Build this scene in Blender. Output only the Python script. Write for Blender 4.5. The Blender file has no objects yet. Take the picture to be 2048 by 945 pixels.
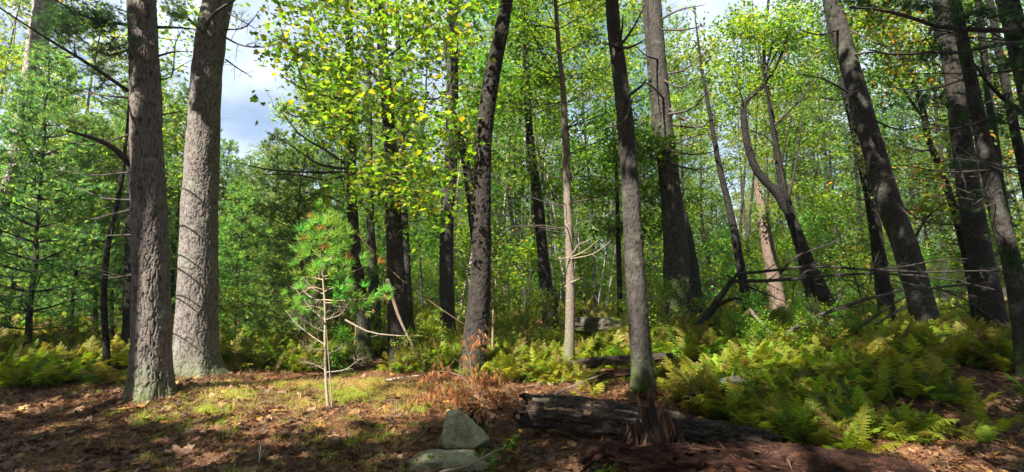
import bpy, math, numpy as np
from math import radians as RAD, pi as PI
rng = np.random.default_rng(11)
SC = bpy.context.scene
COL = SC.collection

# ---------------------------------------------------------------- camera, world, sun, exposure
F = 1024.0; CX = 1024.0; CY = 472.5; PITCH = math.atan((590 - CY) / F)
CAMZ = 1.5
cam = bpy.data.cameras.new('camera'); camo = bpy.data.objects.new('camera', cam); COL.objects.link(camo)
cam.sensor_width = 36; cam.lens = 18; cam.clip_start = 0.05; cam.clip_end = 2000
camo.location = (0, 0, CAMZ); camo.rotation_euler = (PI / 2 + PITCH, 0, 0)
SC.camera = camo

SUN_EL = 44.0
_sx, _sy = -0.61, -0.79            # horizontal direction towards the sun: from the left, a little behind the camera
S = np.array([_sx * math.cos(RAD(SUN_EL)), _sy * math.cos(RAD(SUN_EL)), math.sin(RAD(SUN_EL))]); S /= np.linalg.norm(S)
W = bpy.data.worlds.new('World'); SC.world = W; W.use_nodes = True
nt = W.node_tree; nt.nodes.clear()
def wn(t, **k):
    n = nt.nodes.new(t)
    for a, b in k.items(): setattr(n, a, b)
    return n
sky = wn('ShaderNodeTexSky', sky_type='NISHITA', sun_disc=False)
sky.sun_elevation = RAD(SUN_EL); sky.sun_rotation = math.atan2(_sx, _sy)
sky.air_density = 1.0; sky.dust_density = 1.2; sky.ozone_density = 1.5
tc = wn('ShaderNodeTexCoord'); nz = wn('ShaderNodeTexNoise'); nz.inputs['Scale'].default_value = 3.2; nz.inputs['Detail'].default_value = 7
mp = wn('ShaderNodeMapping'); mp.inputs['Scale'].default_value = (1, 1, 1.7)
rp = wn('ShaderNodeValToRGB'); rp.color_ramp.elements[0].position = 0.38; rp.color_ramp.elements[1].position = 0.70
mx = wn('ShaderNodeMix', data_type='RGBA'); mx.inputs[7].default_value = (7.6, 8.4, 9.6, 1)
bg = wn('ShaderNodeBackground'); bg.inputs['Strength'].default_value = 0.051; out = wn('ShaderNodeOutputWorld')
L = nt.links.new
L(tc.outputs['Generated'], mp.inputs[0]); L(mp.outputs[0], nz.inputs['Vector']); L(nz.outputs['Fac'], rp.inputs[0])
L(rp.outputs[0], mx.inputs[0]); L(sky.outputs[0], mx.inputs[6]); L(mx.outputs[2], bg.inputs[0]); L(bg.outputs[0], out.inputs[0])
sl = bpy.data.lights.new('sun', 'SUN'); sl.energy = 5.0; sl.angle = RAD(0.55); sl.color = (1.0, 0.94, 0.82)
so = bpy.data.objects.new('sun', sl); COL.objects.link(so)
from mathutils import Vector
so.rotation_euler = Vector(tuple(S)).to_track_quat('Z', 'Y').to_euler(); so.location = (0, 0, 40)
SC.view_settings.view_transform = 'Standard'; SC.view_settings.look = 'None'
SC.view_settings.exposure = 1.95; SC.view_settings.gamma = 1.0
SC.render.engine = 'CYCLES'
SC.cycles.max_bounces = 6; SC.cycles.diffuse_bounces = 4; SC.cycles.transmission_bounces = 3; SC.cycles.glossy_bounces = 2
SC.cycles.caustics_reflective = False; SC.cycles.caustics_refractive = False
SC.cycles.use_denoising = True; SC.cycles.denoiser = 'OPENIMAGEDENOISE'; SC.cycles.denoising_input_passes = 'RGB_ALBEDO_NORMAL'; SC.cycles.denoising_prefilter = 'ACCURATE'

# ---------------------------------------------------------------- projection helpers (pixels of the photograph to points of the place)
cp, sp_ = math.cos(PITCH), math.sin(PITCH)
def at(px, py, d):
    u = CY - py
    dy = F * cp - u * sp_; dz = F * sp_ + u * cp
    return np.array([(px - CX) * d / dy, d, CAMZ + dz * d / dy])
def project(P):
    P = np.atleast_2d(P); q = P - np.array([0, 0, CAMZ])
    f = q[:, 1] * cp + q[:, 2] * sp_; u = -q[:, 1] * sp_ + q[:, 2] * cp
    f2 = np.where(np.abs(f) < 1e-3, 1e-3, f)
    return CX + q[:, 0] / f2 * F, CY - u / f2 * F, f

# ---------------------------------------------------------------- noise
def _h(i, j, k, s):
    n = (i.astype(np.int64) * 374761393 + j.astype(np.int64) * 668265263 + k.astype(np.int64) * 2147483647 % 998244353 * 31 + s * 974711)
    n = (n ^ (n >> 13)) * 1274126177 & 0x7fffffffffff
    n = n ^ (n >> 16)
    return (n & 0xffffff) / float(0xffffff)
def vnoise(x, y, z=0.0, s=0):
    x, y, z = np.broadcast_arrays(np.asarray(x, float), np.asarray(y, float), np.asarray(z, float))
    i, j, k = np.floor(x), np.floor(y), np.floor(z)
    a, b, c = x - i, y - j, z - k
    a, b, c = a * a * (3 - 2 * a), b * b * (3 - 2 * b), c * c * (3 - 2 * c)
    r = 0
    for di in (0, 1):
        for dj in (0, 1):
            for dk in (0, 1):
                w = (a if di else 1 - a) * (b if dj else 1 - b) * (c if dk else 1 - c)
                r = r + w * _h(i + di, j + dj, k + dk, s)
    return r * 2 - 1
def fbm(x, y, z=0.0, s=0, o=4):
    r = 0; a = 1; f = 1
    for q in range(o):
        r = r + a * vnoise(x * f, y * f, np.asarray(z) * f, s + q); a *= 0.5; f *= 2.03
    return r
def sst(a, b, x):
    t = np.clip((x - a) / (b - a), 0, 1); return t * t * (3 - 2 * t)
def ground(x, y):
    x = np.asarray(x, float); y = np.asarray(y, float)
    z = 0.58 * sst(6, 20, y) + 0.26 * sst(1.0, 5.0, x) * sst(6, 10, y) * (1 - 0.5 * sst(14, 24, y))
    z = z + 0.05 * fbm(x * 0.55, y * 0.55, s=3, o=3) + 0.25 * sst(20, 45, np.hypot(x, y)) * vnoise(x * 0.08, y * 0.08, s=9)
    for tx_, ty_, th_ in ((-5.0, 7.1, .12), (-5.5, 8.9, .10), (1.97, 7.6, .10), (-.7, 9.0, .08), (1.02, 9.2, .06), (6.9, 8.3, .08)): z = z + th_ * np.exp(-((x - tx_) ** 2 + (y - ty_) ** 2) / .45 ** 2)
    z = z + 0.14 * np.exp(-(((x + 5.0) / 1.3) ** 2 + ((y - 7.6) / 1.2) ** 2)) - 0.03
    return z

# ---------------------------------------------------------------- mesh helpers
def norm(v): return v / np.maximum(np.linalg.norm(v, axis=-1, keepdims=True), 1e-9)
class G:
    def __init__(s): s.v = []; s.t = []; s.q = []; s.c = []; s.n = 0
    def add(s, v, f, col=None):
        v = np.asarray(v, float).reshape(-1, 3); f = np.asarray(f)
        s.v.append(v)
        if f.size: (s.t if f.shape[1] == 3 else s.q).append(f + s.n)
        if col is None: col = (1, 1, 1)
        c = np.asarray(col, float)
        if c.ndim == 1: c = np.tile(c, (len(v), 1))
        s.c.append(c[:, :3]); s.n += len(v); return s
    def merge(s, o):
        if o.n == 0: return s
        for a in o.t: s.t.append(a + s.n)
        for a in o.q: s.q.append(a + s.n)
        s.v += o.v; s.c += o.c; s.n += o.n; return s
    def mesh(s, name, mat, smooth=True):
        me = bpy.data.meshes.new(name)
        V = np.concatenate(s.v) if s.v else np.zeros((0, 3))
        T = np.concatenate(s.t) if s.t else np.zeros((0, 3), int); Q = np.concatenate(s.q) if s.q else np.zeros((0, 4), int)
        me.vertices.add(len(V)); me.vertices.foreach_set('co', V.astype(np.float32).ravel())
        lo = np.concatenate([T.ravel(), Q.ravel()]).astype(np.int32)
        me.loops.add(len(lo)); me.loops.foreach_set('vertex_index', lo)
        st = np.concatenate([np.arange(len(T)) * 3, len(T) * 3 + np.arange(len(Q)) * 4]).astype(np.int32)
        me.polygons.add(len(st)); me.polygons.foreach_set('loop_start', st)
        me.polygons.foreach_set('use_smooth', np.full(len(st), bool(smooth)))
        a = me.color_attributes.new('col', 'FLOAT_COLOR', 'POINT')
        C = np.concatenate(s.c) if s.c else np.zeros((0, 3))
        a.data.foreach_set('color', np.hstack([C, np.ones((len(C), 1))]).astype(np.float32).ravel())
        me.update(calc_edges=True)
        if mat: me.materials.append(mat)
        return me
    def build(s, name, mat, parent=None, smooth=True):
        return link(name, s.mesh(name, mat, smooth), parent)
def link(name, me, parent=None):
    o = bpy.data.objects.new(name, me); COL.objects.link(o)
    if parent is not None:
        o.parent = parent
        l = parent.location
        if me is not None and not getattr(parent, '_loc', False): o.location = (-l[0], -l[1], -l[2]) if parent.get('_w') else (0, 0, 0)
    return o
def tag(o, label=None, cat=None, group=None, kind=None):
    if label: o['label'] = label
    if cat: o['category'] = cat
    if group: o['group'] = group
    if kind: o['kind'] = kind
    return o
def thing(name, label, cat, loc, group=None):
    """Empty at the base of a thing; children are modelled in world coordinates and offset back."""
    o = bpy.data.objects.new(name, None); COL.objects.link(o); o.location = tuple(float(q) for q in loc)
    o.empty_display_size = 0.2
    PAR[o.name] = True
    return tag(o, label, cat, group)
PAR = {}
def part(name, g, mat, root, smooth=True, label=None):
    me = g.mesh(name, mat, smooth)
    o = bpy.data.objects.new(name, me); COL.objects.link(o); o.parent = root
    r = root; l = np.zeros(3)
    while r is not None: l += np.array(r.location); r = r.parent
    o.location = tuple(-l)
    if label: o['label'] = label
    return o

def smooth_path(P, m):
    P = np.asarray(P, float); k = len(P)
    if k == 2: t = np.linspace(0, 1, m)[:, None]; return P[0] * (1 - t) + P[1] * t
    E = np.vstack([2 * P[0] - P[1], P, 2 * P[-1] - P[-2]])
    u = np.linspace(0, k - 1 - 1e-6, m); i = np.floor(u).astype(int); t = (u - i)[:, None]
    a, b, c, d = E[i], E[i + 1], E[i + 2], E[i + 3]
    return 0.5 * (2 * b + (c - a) * t + (2 * a - 5 * b + 4 * c - d) * t ** 2 + (3 * b - a - 3 * c + d) * t ** 3)
def frames(P):
    T = norm(np.gradient(P, axis=0)); m = np.abs(T.mean(0)); ref = np.zeros(3); ref[int(np.argmin(m))] = 1
    U = norm(np.cross(T, ref)); Wv = np.cross(T, U); return T, U, Wv
def tube(P, R, n=6, col=(1, 1, 1), cap=True, off=None):
    P = np.asarray(P, float); k = len(P); R = np.broadcast_to(np.asarray(R, float), (k,))
    T, U, Wv = frames(P)
    th = np.arange(n) * 2 * PI / n
    rr = R[:, None] * np.ones((1, n)) if off is None else R[:, None] + off
    V = P[:, None, :] + rr[..., None] * (np.cos(th)[None, :, None] * U[:, None, :] + np.sin(th)[None, :, None] * Wv[:, None, :])
    i = np.arange(k - 1)[:, None] * n; j = np.arange(n)[None, :]; j2 = (j + 1) % n
    Q = np.stack([i + j, i + j2, i + n + j2, i + n + j], -1).reshape(-1, 4)
    g = G(); V = V.reshape(-1, 3)
    c = np.asarray(col, float)
    if c.ndim == 2 and len(c) == k: c = np.repeat(c, n, axis=0)
    g.add(V, Q, c)
    if cap:
        for e, idx in ((0, np.arange(n)[::-1]), (k - 1, (k - 1) * n + np.arange(n))):
            cc = c if c.ndim == 1 else c[idx[0]]
            g.add(np.vstack([V[idx], P[e][None]]), [[a, (a + 1) % n, n] for a in range(n)], cc)
    return g
def stamp(tv, tf, pos, D, N, scale, col=None, jit=0.0):
    """stamp a template (x along D, y side, z along N) at every pos"""
    D = norm(D); side = norm(np.cross(N, D)); N2 = np.cross(D, side)
    tv = np.asarray(tv, float); m = len(pos)
    sc = np.broadcast_to(np.asarray(scale, float), (m,))
    V = pos[:, None, :] + sc[:, None, None] * (tv[None, :, 0:1] * D[:, None, :] + tv[None, :, 1:2] * side[:, None, :] + tv[None, :, 2:3] * N2[:, None, :])
    tf = np.asarray(tf); Fa = (tf[None] + (np.arange(m) * len(tv))[:, None, None]).reshape(-1, tf.shape[1])
    g = G(); c = None if col is None else np.repeat(np.asarray(col, float), len(tv), axis=0)
    g.add(V.reshape(-1, 3), Fa, c if c is not None else (1, 1, 1)); return g
def rdir(n, zs=1.0, r=None):
    r = r or rng
    v = r.normal(size=(n, 3)); v[:, 2] *= zs; return norm(v)

# ---------------------------------------------------------------- materials
def new_mat(name):
    m = bpy.data.materials.new(name); m.use_nodes = True; m.node_tree.nodes.clear(); return m, m.node_tree
def nd(t, typ, ins=None, **k):
    n = t.nodes.new(typ)
    for a, b in k.items(): setattr(n, a, b)
    for a, b in (ins or {}).items():
        if isinstance(b, bpy.types.NodeSocket): t.links.new(b, n.inputs[a])
        else: n.inputs[a].default_value = b
    return n
def ramp(t, fac, stops):
    n = nd(t, 'ShaderNodeValToRGB', {0: fac}); r = n.color_ramp
    while len(r.elements) < len(stops): r.elements.new(0.5)
    for e, (p, c) in zip(r.elements, stops): e.position = p; e.color = (*c, 1) if len(c) == 3 else c
    return n.outputs[0]
def mixc(t, f, a, b, mode='MIX'):
    n = nd(t, 'ShaderNodeMix', None, data_type='RGBA', blend_type=mode)
    for i, v in ((0, f), (6, a), (7, b)):
        if isinstance(v, bpy.types.NodeSocket): t.links.new(v, n.inputs[i])
        else: n.inputs[i].default_value = v if not isinstance(v, tuple) or len(v) == 4 else (*v, 1)
    return n.outputs[2]
def leaf_mat(name, trans=0.42, spec=0.35, rough=0.45, vary=0.35, hue=0.02, warm=(1.15, 1.12, 0.6)):
    m, t = new_mat(name)
    a = nd(t, 'ShaderNodeAttribute', attribute_name='col'); oi = nd(t, 'ShaderNodeObjectInfo')
    rnd = nd(t, 'ShaderNodeMath', {0: oi.outputs['Random'], 1: vary, 2: 1 - vary * 0.5}, operation='MULTIPLY_ADD')
    hm = nd(t, 'ShaderNodeMath', {0: oi.outputs['Random'], 1: hue * 2, 2: 0.5 - hue}, operation='MULTIPLY_ADD')
    h = nd(t, 'ShaderNodeHueSaturation', {'Hue': hm.outputs[0], 'Saturation': 1.0, 'Value': rnd.outputs[0], 'Color': a.outputs['Color']})
    p = nd(t, 'ShaderNodeBsdfPrincipled', {'Base Color': h.outputs[0], 'Roughness': rough, 'Specular IOR Level': spec})
    w = mixc(t, 1.0, h.outputs[0], tuple(warm), 'MULTIPLY')
    br = nd(t, 'ShaderNodeHueSaturation', {'Value': 2.1, 'Color': w})
    tr = nd(t, 'ShaderNodeBsdfTranslucent', {'Color': br.outputs[0]})
    s = nd(t, 'ShaderNodeMixShader', {0: trans, 1: p.outputs[0], 2: tr.outputs[0]})
    nd(t, 'ShaderNodeOutputMaterial', {0: s.outputs[0]}); return m
def bark_mat(name, light, dark, lichen=0.25, cell=(26, 26, 7), bump=0.6, moss=0.0, geo=False, rough=0.9, streak=None):
    m, t = new_mat(name)
    co = nd(t, 'ShaderNodeTexCoord').outputs['Object']
    wz = nd(t, 'ShaderNodeTexNoise', {'Vector': co, 'Scale': 3.0, 'Detail': 3.0})
    wv = nd(t, 'ShaderNodeVectorMath', {0: wz.outputs['Color'], 1: (0.22, 0.22, 0.22)}, operation='MULTIPLY')
    wa = nd(t, 'ShaderNodeVectorMath', {0: co, 1: wv.outputs[0]}, operation='ADD')
    mp = nd(t, 'ShaderNodeMapping', {0: wa.outputs[0], 'Scale': cell})
    vo = nd(t, 'ShaderNodeTexVoronoi', {'Vector': mp.outputs[0], 'Scale': 1.0}, feature='DISTANCE_TO_EDGE')
    fr = nd(t, 'ShaderNodeMapRange', {0: vo.outputs['Distance'], 1: 0.0, 2: 0.28, 3: 0.0, 4: 1.0})
    n1 = nd(t, 'ShaderNodeTexNoise', {'Vector': co, 'Scale': 9.0, 'Detail': 6.0, 'Roughness': 0.65})
    n2 = nd(t, 'ShaderNodeTexNoise', {'Vector': co, 'Scale': 60.0, 'Detail': 4.0})
    n3 = nd(t, 'ShaderNodeTexNoise', {'Vector': co, 'Scale': 2.2, 'Detail': 5.0, 'Roughness': 0.7})
    base = ramp(t, n1.outputs['Fac'], [(0.3, tuple(0.72 * np.array(light))), (0.5, light), (0.72, tuple(np.minimum(1, 1.3 * np.array(light))))])
    at_ = nd(t, 'ShaderNodeAttribute', attribute_name='col')
    if geo:
        sep = nd(t, 'ShaderNodeSeparateColor', {0: at_.outputs['Color']}); furr = sep.outputs[0]
    else: furr = fr.outputs[0]
    c = mixc(t, furr, dark, base)
    if streak:
        for sc_, col_, lo_ in ((1.0, streak[0], .52), (1.7, streak[1], .56)):
            sn = nd(t, 'ShaderNodeTexNoise', {'Vector': nd(t, 'ShaderNodeMapping', {0: co, 'Scale': (3.2 * sc_, 24 * sc_, 24 * sc_), 'Location': (sc_, 3, 5)}).outputs[0], 'Scale': 1.0, 'Detail': 5.0, 'Roughness': .65})
            c = mixc(t, nd(t, 'ShaderNodeMapRange', {0: sn.outputs['Fac'], 1: lo_, 2: lo_ + .12, 3: 0.0, 4: .85}).outputs[0], c, col_)
    lf = ramp(t, n3.outputs['Fac'], [(0.55, (0, 0, 0)), (0.68, (lichen,) * 3)])
    c = mixc(t, lf, c, (0.25, 0.29, 0.22))
    if geo: c = mixc(t, sep.outputs[2], c, ramp(t, n1.outputs['Fac'], [(.35, (.05, .02, .012)), (.6, (.20, .09, .05))]))
    if moss > 0:
        if geo: mf0 = sep.outputs[1]
        else:
            sp = nd(t, 'ShaderNodeSeparateXYZ', {0: nd(t, 'ShaderNodeNewGeometry').outputs['Position']})
            mf0 = nd(t, 'ShaderNodeMapRange', {0: sp.outputs[2], 1: 0.2, 2: 1.4, 3: 1.0, 4: 0.0}).outputs[0]
        mm = nd(t, 'ShaderNodeMath', {0: mf0, 1: n1.outputs['Fac']}, operation='MULTIPLY')
        mr = nd(t, 'ShaderNodeMapRange', {0: mm.outputs[0], 1: 0.15, 2: 0.5, 3: 0.0, 4: moss})
        c = mixc(t, mr.outputs[0], c, (0.085, 0.12, 0.03))
    hsum = nd(t, 'ShaderNodeMath', {0: furr, 1: 1.0, 2: n2.outputs['Fac']}, operation='MULTIPLY_ADD')
    if geo: hsum = nd(t, 'ShaderNodeMath', {0: n1.outputs['Fac'], 1: 0.7, 2: n2.outputs['Fac']}, operation='MULTIPLY_ADD')
    b = nd(t, 'ShaderNodeBump', {'Strength': bump, 'Distance': 0.02, 'Height': hsum.outputs[0]})
    p = nd(t, 'ShaderNodeBsdfPrincipled', {'Base Color': c, 'Roughness': rough, 'Specular IOR Level': 0.2, 'Normal': b.outputs[0]})
    nd(t, 'ShaderNodeOutputMaterial', {0: p.outputs[0]}); return m
def plain_mat(name, rough=0.85, bump=0.3, scale=40, vary=0.3, spec=0.2, tint=(1, 1, 1)):
    m, t = new_mat(name)
    co = nd(t, 'ShaderNodeTexCoord').outputs['Object']
    a = nd(t, 'ShaderNodeAttribute', attribute_name='col'); n = nd(t, 'ShaderNodeTexNoise', {'Vector': co, 'Scale': float(scale), 'Detail': 5.0})
    oi = nd(t, 'ShaderNodeObjectInfo')
    f = nd(t, 'ShaderNodeMapRange', {0: n.outputs['Fac'], 1: 0.25, 2: 0.75, 3: 1 - vary, 4: 1 + vary})
    f2 = nd(t, 'ShaderNodeMath', {0: oi.outputs['Random'], 1: vary, 2: 1 - vary / 2}, operation='MULTIPLY_ADD')
    f3 = nd(t, 'ShaderNodeMath', {0: f.outputs[0], 1: f2.outputs[0]}, operation='MULTIPLY')
    c = nd(t, 'ShaderNodeHueSaturation', {'Value': f3.outputs[0], 'Color': mixc(t, 1.0, a.outputs['Color'], tint, 'MULTIPLY')})
    b = nd(t, 'ShaderNodeBump', {'Strength': bump, 'Distance': 0.01, 'Height': n.outputs['Fac']})
    p = nd(t, 'ShaderNodeBsdfPrincipled', {'Base Color': c.outputs[0], 'Roughness': rough, 'Specular IOR Level': spec, 'Normal': b.outputs[0]})
    nd(t, 'ShaderNodeOutputMaterial', {0: p.outputs[0]}); return m

M_LEAF = leaf_mat('leaf_green', 0.5)
M_NEEDLE = leaf_mat('pine_needles', 0.5, spec=0.3, vary=0.3, warm=(1.1, 1.1, 0.7))
M_FERN = leaf_mat('fern_frond', 0.5, spec=0.2, rough=0.6, vary=0.5, hue=0.025)
M_DEADN = leaf_mat('dead_needles', 0.3, spec=0.15, rough=0.7, vary=0.2, hue=0.005, warm=(1.1, 1.0, 0.8))
M_LITTER = leaf_mat('dead_leaves', 0.12, spec=0.3, rough=0.6, vary=0.5, hue=0.01, warm=(1, 1, 1))
M_PINE_NEAR = bark_mat('pine_bark_near', (0.155, 0.130, 0.118), (0.016, 0.012, 0.010), 0.45, bump=0.55, moss=0.75, geo=True)
M_PINE_PALE = bark_mat('pine_bark_pale', (0.18, 0.158, 0.146), (0.022, 0.018, 0.016), 0.35, bump=0.5, moss=0.6, geo=True)
M_BARK = bark_mat('bark_grey_brown', (0.060, 0.053, 0.045), (0.018, 0.015, 0.012), 0.15, moss=0.6)
M_BARK_GEO = bark_mat('bark_ridged', (0.053, 0.047, 0.041), (0.012, 0.010, 0.009), 0.2, bump=0.5, moss=0.7, geo=True)
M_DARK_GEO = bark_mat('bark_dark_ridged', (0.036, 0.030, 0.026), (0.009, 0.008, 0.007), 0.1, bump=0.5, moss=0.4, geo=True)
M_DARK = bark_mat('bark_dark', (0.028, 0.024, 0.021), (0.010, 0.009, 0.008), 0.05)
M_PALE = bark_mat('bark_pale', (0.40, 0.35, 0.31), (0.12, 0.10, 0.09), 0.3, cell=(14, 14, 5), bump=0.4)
M_SNAG = bark_mat('weathered_bare_wood', (0.18, 0.125, 0.10), (0.12, 0.085, 0.068), 0.05, cell=(40, 40, 2), bump=0.4)
M_TWIG = plain_mat('dead_twig', tint=(1, 1, 1))
M_ROCK = None

# ---------------------------------------------------------------- sun gaps: lit spots chosen here; canopy leaves are left out towards the sun
GAPS = []
def gap(px, py, d, r): GAPS.append((at(px, py, d), r))
for y_ in (350, 390, 430, 480): gap(400, y_, 9.0, 0.55)
gap(385, 560, 9.0, .35); gap(385, 625, 9.0, .3)
gap(392, 690, 9.0, 0.4); gap(300, 600, 7.1, 0.35); gap(300, 640, 7.1, 0.3)
for x_, y_, r_ in ((520, 775, .5), (600, 775, .6), (680, 775, .65), (760, 772, .65), (830, 770, .5), (600, 745, .6), (720, 745, .6), (800, 750, .6), (640, 800, .45), (710, 800, .4), (540, 790, .5), (560, 805, .3), (650, 815, .25), (730, 815, .1), (480, 720, .3)):
    d_ = 1.5 * 1024 / (y_ - 590); gap(x_, y_, min(d_, 8.4), r_ + .5)
for y_ in (450, 510, 570, 640, 700, 760): gap(650, y_, 7.2, 0.65)
gap(725, 570, 7.1, .4); gap(50, 815, 6.7, 0.32); gap(180, 690, 10, .4); gap(10, 825, 6.6, .3)
gap(870, 765, 7.5, .7); gap(940, 730, 7.5, .5); gap(960, 700, 7.8, .22)
for x_, y_, d_, r_ in ((990, 690, 9, .5), (1050, 690, 9, .5), (1100, 680, 10, .4), (1230, 680, 10, .4), (1320, 670, 10.5, .3), (1420, 690, 9, .5), (1520, 690, 8.8, .4), (1340, 700, 8.6, .3), (1590, 700, 8.2, .2), (1430, 730, 7.8, .2), (1560, 660, 9.5, .3), (1870, 680, 10.5, .4), (1940, 680, 10, .3), (1700, 640, 11.5, .5),
                       (1830, 872, 5.1, .42), (500, 700, 10, .5), (1000, 720, 8, .4), (1250, 740, 7.6, .2), (1640, 680, 8.6, .1)): gap(x_, y_, d_, r_)
for x_, y_, r_ in ((600, 80, .8), (640, 160, .9), (700, 60, .9), (760, 150, 1.0), (820, 90, .9), (880, 180, 1.0), (740, 300, .8), (820, 360, .8), (900, 60, .9), (700, 220, .9)): gap(x_, y_, 9.0, r_)
for y_ in (430, 500, 560, 620): gap(1139, y_, 9.2, .3)
gap(893, 580, 12.5, .35); gap(893, 630, 12.5, .3); gap(1312, 120, 13, .5); gap(1312, 250, 13, .4); gap(1555, 560, 15, .8); gap(1540, 480, 15, .6); gap(1290, 120, 13, .5)
for x_, y_, d_, r_ in ((530, 480, 14.5, 2.2), (520, 400, 15, 2.2), (600, 350, 16, 2.2), (560, 520, 14, 1.6), (1060, 120, 13, 1.3), (1120, 240, 13, 1.2), (1200, 420, 14, .8), (1480, 150, 14, 2), (1560, 250, 14, 2), (1640, 400, 15, 1.5), (1850, 430, 15, 2), (1780, 130, 12, 1.2),
                       (150, 420, 14, 2.0), (60, 480, 12, 1.2), (240, 330, 14, 1.5), (60, 250, 12, .6), (30, 350, 12, .6), (75, 100, 12, .6)): gap(x_, y_, d_, r_)
GP = np.array([g[0] for g in GAPS]); GR = np.array([g[1] for g in GAPS])
def in_gap(C, extra=0.3):
    C = np.atleast_2d(C); keep = np.zeros(len(C), bool)
    for p, r in zip(GP, GR):
        q = C - p; s = q @ S; dist = np.linalg.norm(q - s[:, None] * S, axis=1)
        keep |= (s > 1.2) & (dist < r + extra)
    return keep

# ---------------------------------------------------------------- templates
LEAF4 = (np.array([[0, 0, 0], [.45, .36, .06], [1, 0, -.04], [.45, -.36, .06]]), np.array([[0, 2, 1], [0, 3, 2]]))
# five-lobed maple leaf outline, folded along the midrib
_ml = np.array([(0, 0), (-.08, .2), (.05, .5), (.3, .34), (.52, .52), (.62, .22), (1.0, 0), (.62, -.22), (.52, -.52), (.3, -.34), (.05, -.5), (-.08, -.2)])
MAPLE_V = np.column_stack([_ml, 0.18 * np.abs(_ml[:, 1]) - 0.1 * _ml[:, 0] ** 2]); MAPLE_V = np.vstack([MAPLE_V, [[.25, 0, 0]]])
MAPLE_F = np.array([[12, (i + 1) % 12, i] for i in range(12)])
def needle_tuft(n, L=1.0, w=0.035, spread=1.0, seed=0, droop=0.0, flat=0.7):
    r = np.random.default_rng(seed); v = []; f = []
    for i in range(n):
        a = r.uniform(0, 2 * PI); e = spread * (0.25 + 0.75 * r.uniform())
        d = np.array([math.cos(e), math.sin(e) * math.cos(a), math.sin(e) * math.sin(a) * flat - droop]); d /= np.linalg.norm(d)
        l = L * r.uniform(.7, 1); s = np.cross(d, r.normal(size=3)); s = s / np.linalg.norm(s) * w
        b = d * 0.03; k = len(v)
        v += [b - s, b + s, d * l]; f.append([k, k + 1, k + 2])
    return np.array(v), np.array(f)
TUFT_S = needle_tuft(16, 1, .030, 1.25, 1); TUFT_M = needle_tuft(10, 1, .075, 1.2, 2); TUFT_N = needle_tuft(30, 1, .036, 1.15, 3); TUFT_DEAD = needle_tuft(22, 1, .022, .55, 4, droop=0.2)

PAL = {
 'maple_yellow': [((.15, .205, .012), 5), ((.105, .18, .012), 7), ((.22, .21, .012), 2.5), ((.055, .12, .010), 3.5), ((.30, .16, .02), .3)],
 'maple_green': [((.055, .14, .010), 5), ((.085, .18, .012), 5), ((.035, .095, .010), 4), ((.15, .20, .012), 1)],
 'dark_green': [((.030, .080, .010), 5), ((.045, .10, .012), 4), ((.09, .15, .012), 1)],
 'autumn': [((.085, .14, .012), 5), ((.055, .115, .012), 4), ((.19, .19, .015), 3), ((.34, .15, .02), .8), ((.28, .10, .03), .4)],
 'birch': [((.12, .18, .014), 5), ((.075, .145, .012), 4), ((.20, .21, .015), 3)],
 'pine': [((.090, .175, .040), 5), ((.06, .13, .036), 4), ((.17, .24, .035), 4)],
 'pine_blue': [((.11, .19, .065), 5), ((.08, .155, .055), 4), ((.19, .25, .055), 4)],
 'pine_young': [((.11, .20, .05), 5), ((.08, .165, .045), 4), ((.18, .25, .045), 4)],
 'pine_dark': [((.028, .062, .022), 5), ((.038, .08, .028), 4)],
}
def pick(pal, n, r=None, spread=0.18):
    r = r or rng
    cs = np.array([p[0] for p in PAL[pal]]); w = np.array([p[1] for p in PAL[pal]], float); w /= w.sum()
    c = cs[r.choice(len(cs), n, p=w)]
    return c * np.exp(r.normal(0, spread, (n, 1)))

def leaf_cloud(centers, per, rad, size, pal, r=None, flat=0.35, tmpl=LEAF4, up=0.9, filt=False):
    """leaf sprays: each centre gets 'per' leaves in a flattened, tilted disc"""
    r = r or rng
    centers = np.atleast_2d(centers)
    m = len(centers)
    if m == 0: return G()
    nrm = norm(np.column_stack([r.normal(0, .35, m), r.normal(0, .35, m), np.ones(m)]))
    a = norm(np.cross(nrm, r.normal(size=(m, 3)))); b = np.cross(nrm, a)
    idx = np.repeat(np.arange(m), per); n = len(idx)
    rr = np.sqrt(r.uniform(0, 1, n)) * rad; th = r.uniform(0, 2 * PI, n)
    pos = centers[idx] + (rr * np.cos(th))[:, None] * a[idx] + (rr * np.sin(th))[:, None] * b[idx] + r.normal(0, rad * flat, n)[:, None] * nrm[idx]
    N = norm(nrm[idx] * up + r.normal(0, .5, (n, 3)))
    D = norm(np.cos(th)[:, None] * a[idx] + np.sin(th)[:, None] * b[idx] + r.normal(0, .6, (n, 3)) + [0, 0, -.25])
    D = norm(D - (D * N).sum(1, keepdims=True) * N)
    col = pick(pal, n, r) * np.exp(r.normal(0, .16, (m, 1)))[idx]
    return stamp(tmpl[0], tmpl[1], pos, D, N, size * r.uniform(.55, 1.3, n), col)
def blob_points(c, rad, n, r=None, shell=0.55):
    r = r or rng
    v = rdir(n, 1, r) * (r.uniform(0, 1, n) ** shell)[:, None]
    return np.asarray(c) + v * np.asarray(rad)

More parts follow.
